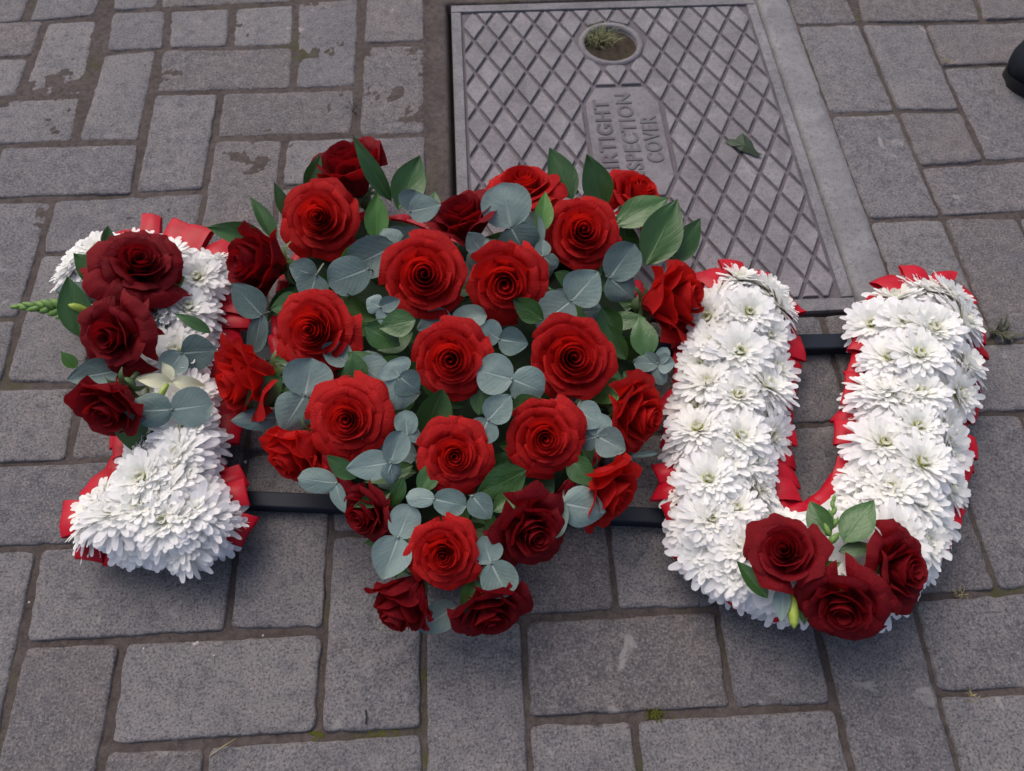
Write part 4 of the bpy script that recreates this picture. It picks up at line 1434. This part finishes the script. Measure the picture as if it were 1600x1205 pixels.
mb.add([p + Vector((-.001, .007, 0)), p + Vector((.0014, .0065, .001)), p + Vector((.0024, -.001, .0013)), p + Vector((.0016, -.007, .0008)), p + Vector((-.0006, -.0062, .0002)), p + Vector((.0002, 0, .0006))], [(0, 5, 2, 1), (5, 4, 3, 2)])
tag(obj('leaf_fragment', mb.build('leaf_fragment', M['sole'])), 'thin dark leaf fragment on the block below the heart', 'leaf fragment')

# moss cushions in the joints: uncountable
mo = MB()
mr = random.Random(21)
for (x, y, n, sx_, sy_) in ((365, 40, 70, .008, .016), (800, 0, 0, 0, 0), (254, 80, 46, .007, .012), (1340, 28, 50, .010, .008), (1538, 20, 60, .006, .016), (1380, 32, 30, .03, .004), (605, 1146, 40, .012, .004), (497, 1150, 24, .006, .005), (1030, 1120, 30, .014, .004), (665, 1055, 24, .002, .01), (214, 245, 22, .003, .012), (458, 123, 26, .006, .004)):
    c = at(x, y, -0.0042)
    for k in range(n):
        p = c + Vector((mr.gauss(0, .6) * sx_, mr.gauss(0, .6) * sy_, 0))
        r_ = mr.uniform(0.0012, 0.0028)
        vv = [p + Vector((0, 0, r_ * 0.9))]
        for q in range(6):
            a = q * 1.047 + mr.random()
            vv.append(p + Vector((math.cos(a) * r_, math.sin(a) * r_, -r_ * 0.3)))
        mo.add(vv, [(0, 1 + q, 1 + (q + 1) % 6) for q in range(6)])
tag(obj('moss', mo.build('moss', M['moss'])), 'thin moss cushions in the paving joints', 'moss', kind='stuff')
# dark crumbs of soil by the left soldier course
cr = MB()
c = at(551, 170, -0.001)
for k in range(60):
    p = c + Vector((mr.gauss(0, .006), mr.gauss(0, .012), mr.uniform(0, .002)))
    r_ = mr.uniform(0.001, 0.0022)
    cr.add([p + Vector((mr.uniform(-1, 1), mr.uniform(-1, 1), mr.uniform(-.5, 1))) * r_ for q in range(4)], [(0, 1, 2), (0, 2, 3), (0, 3, 1), (1, 3, 2)])
tag(obj('soil_crumbs', cr.build('soil_crumbs', M['sole'], False)), 'dark crumbs of soil beside the soldier course', 'soil', kind='stuff')
# pale grit
pb = MB()
for (x, y, s_) in ((304, 1007, 2.2), (308, 1005, 2.6), (224, 1013, 1.5), (383, 722, 2.4), (45, 941, 1.4), (334, 1024, 1.0), (411, 993, 1.3), (1175, 998, 0)):
    if not s_: continue
    p = at(x, y, 0.001)
    r_ = s_ * 0.001
    vv = [p + Vector((math.cos(a) * r_ * mr.uniform(.7, 1.1), math.sin(a) * r_ * mr.uniform(.7, 1.1), 0)) for a in (0, 1.2, 2.5, 3.8, 5.1)] + [p + Vector((0, 0, r_ * 0.8))]
    pb.add(vv, [(q, (q + 1) % 5, 5) for q in range(5)])
tag(obj('pale_grit', pb.build('pale_grit', M['pebble'], False)), 'pale grains of grit scattered on the blocks', 'grit', kind='stuff')

# ------------------------------------------------------------------ shoe at the right edge
shoe = thing('shoe', 'dark rounded toe of a black shoe at the upper right edge', 'shoe', (*at(1640, 130).xy, 0))
toe = at(1566, 126, 0.0)
ang = R(-6)
dx_, dy_ = Vector((math.cos(ang), math.sin(ang), 0)), Vector((-math.sin(ang), math.cos(ang), 0))
secs = [(0.0, 0.010, 0.034), (0.003, 0.022, 0.042), (0.010, 0.034, 0.050), (0.020, 0.044, 0.056), (0.036, 0.053, 0.060), (0.075, 0.062, 0.065), (0.115, 0.050, 0.075), (0.15, 0.042, 0.095), (0.19, 0.038, 0.105), (0.24, 0.038, 0.108), (0.275, 0.033, 0.105), (0.29, 0.018, 0.090)]
vv, ff = [], []
NS = 16
for (x, w, h) in secs:
    for k in range(NS):
        a = 2 * math.pi * k / NS
        cy, cz = math.cos(a), math.sin(a)
        sg = lambda v, e: math.copysign(abs(v) ** e, v)
        q = Vector((toe.x, toe.y, 0)) + dx_ * x + dy_ * (w * sg(cy, 0.8)) + Vector((0, 0, 0.016 + (h - 0.016) * (0.5 + 0.5 * sg(cz, 0.75))))
        vv.append(q)
for r in range(len(secs) - 1):
    for k in range(NS): ff.append((r * NS + k, r * NS + (k + 1) % NS, (r + 1) * NS + (k + 1) % NS, (r + 1) * NS + k))
ff += [tuple(range(NS))[::-1], tuple((len(secs) - 1) * NS + k for k in range(NS))]
SI = Matrix.Translation(-shoe.location)
obj('upper', mesh('upper', vv, ff, M['shoe']), shoe, SI)
vv, ff = [], []
ow = [(x, w - 0.007) for x, w, h in secs]
ring = [(x - (-0.004 if i == 0 else 0.004 if i == len(ow) - 1 else 0), w) for i, (x, w) in enumerate(ow)] 
loop = [(x, w) for x, w in ring] + [(x, -w) for x, w in ring[::-1]]
for z in (0.0, 0.002, 0.016, 0.018):
    f = 0.97 if z in (0.0, 0.018) else 1.0
    for x, w in loop: vv.append(Vector((toe.x, toe.y, z)) + dx_ * x + dy_ * (w * f))
n = len(loop)
for r in range(3):
    for k in range(n): ff.append((r * n + k, r * n + (k + 1) % n, (r + 1) * n + (k + 1) % n, (r + 1) * n + k))
ff += [tuple(range(n)), tuple(3 * n + k for k in range(n))]
obj('sole', mesh('sole', vv, ff, M['sole']), shoe, SI)
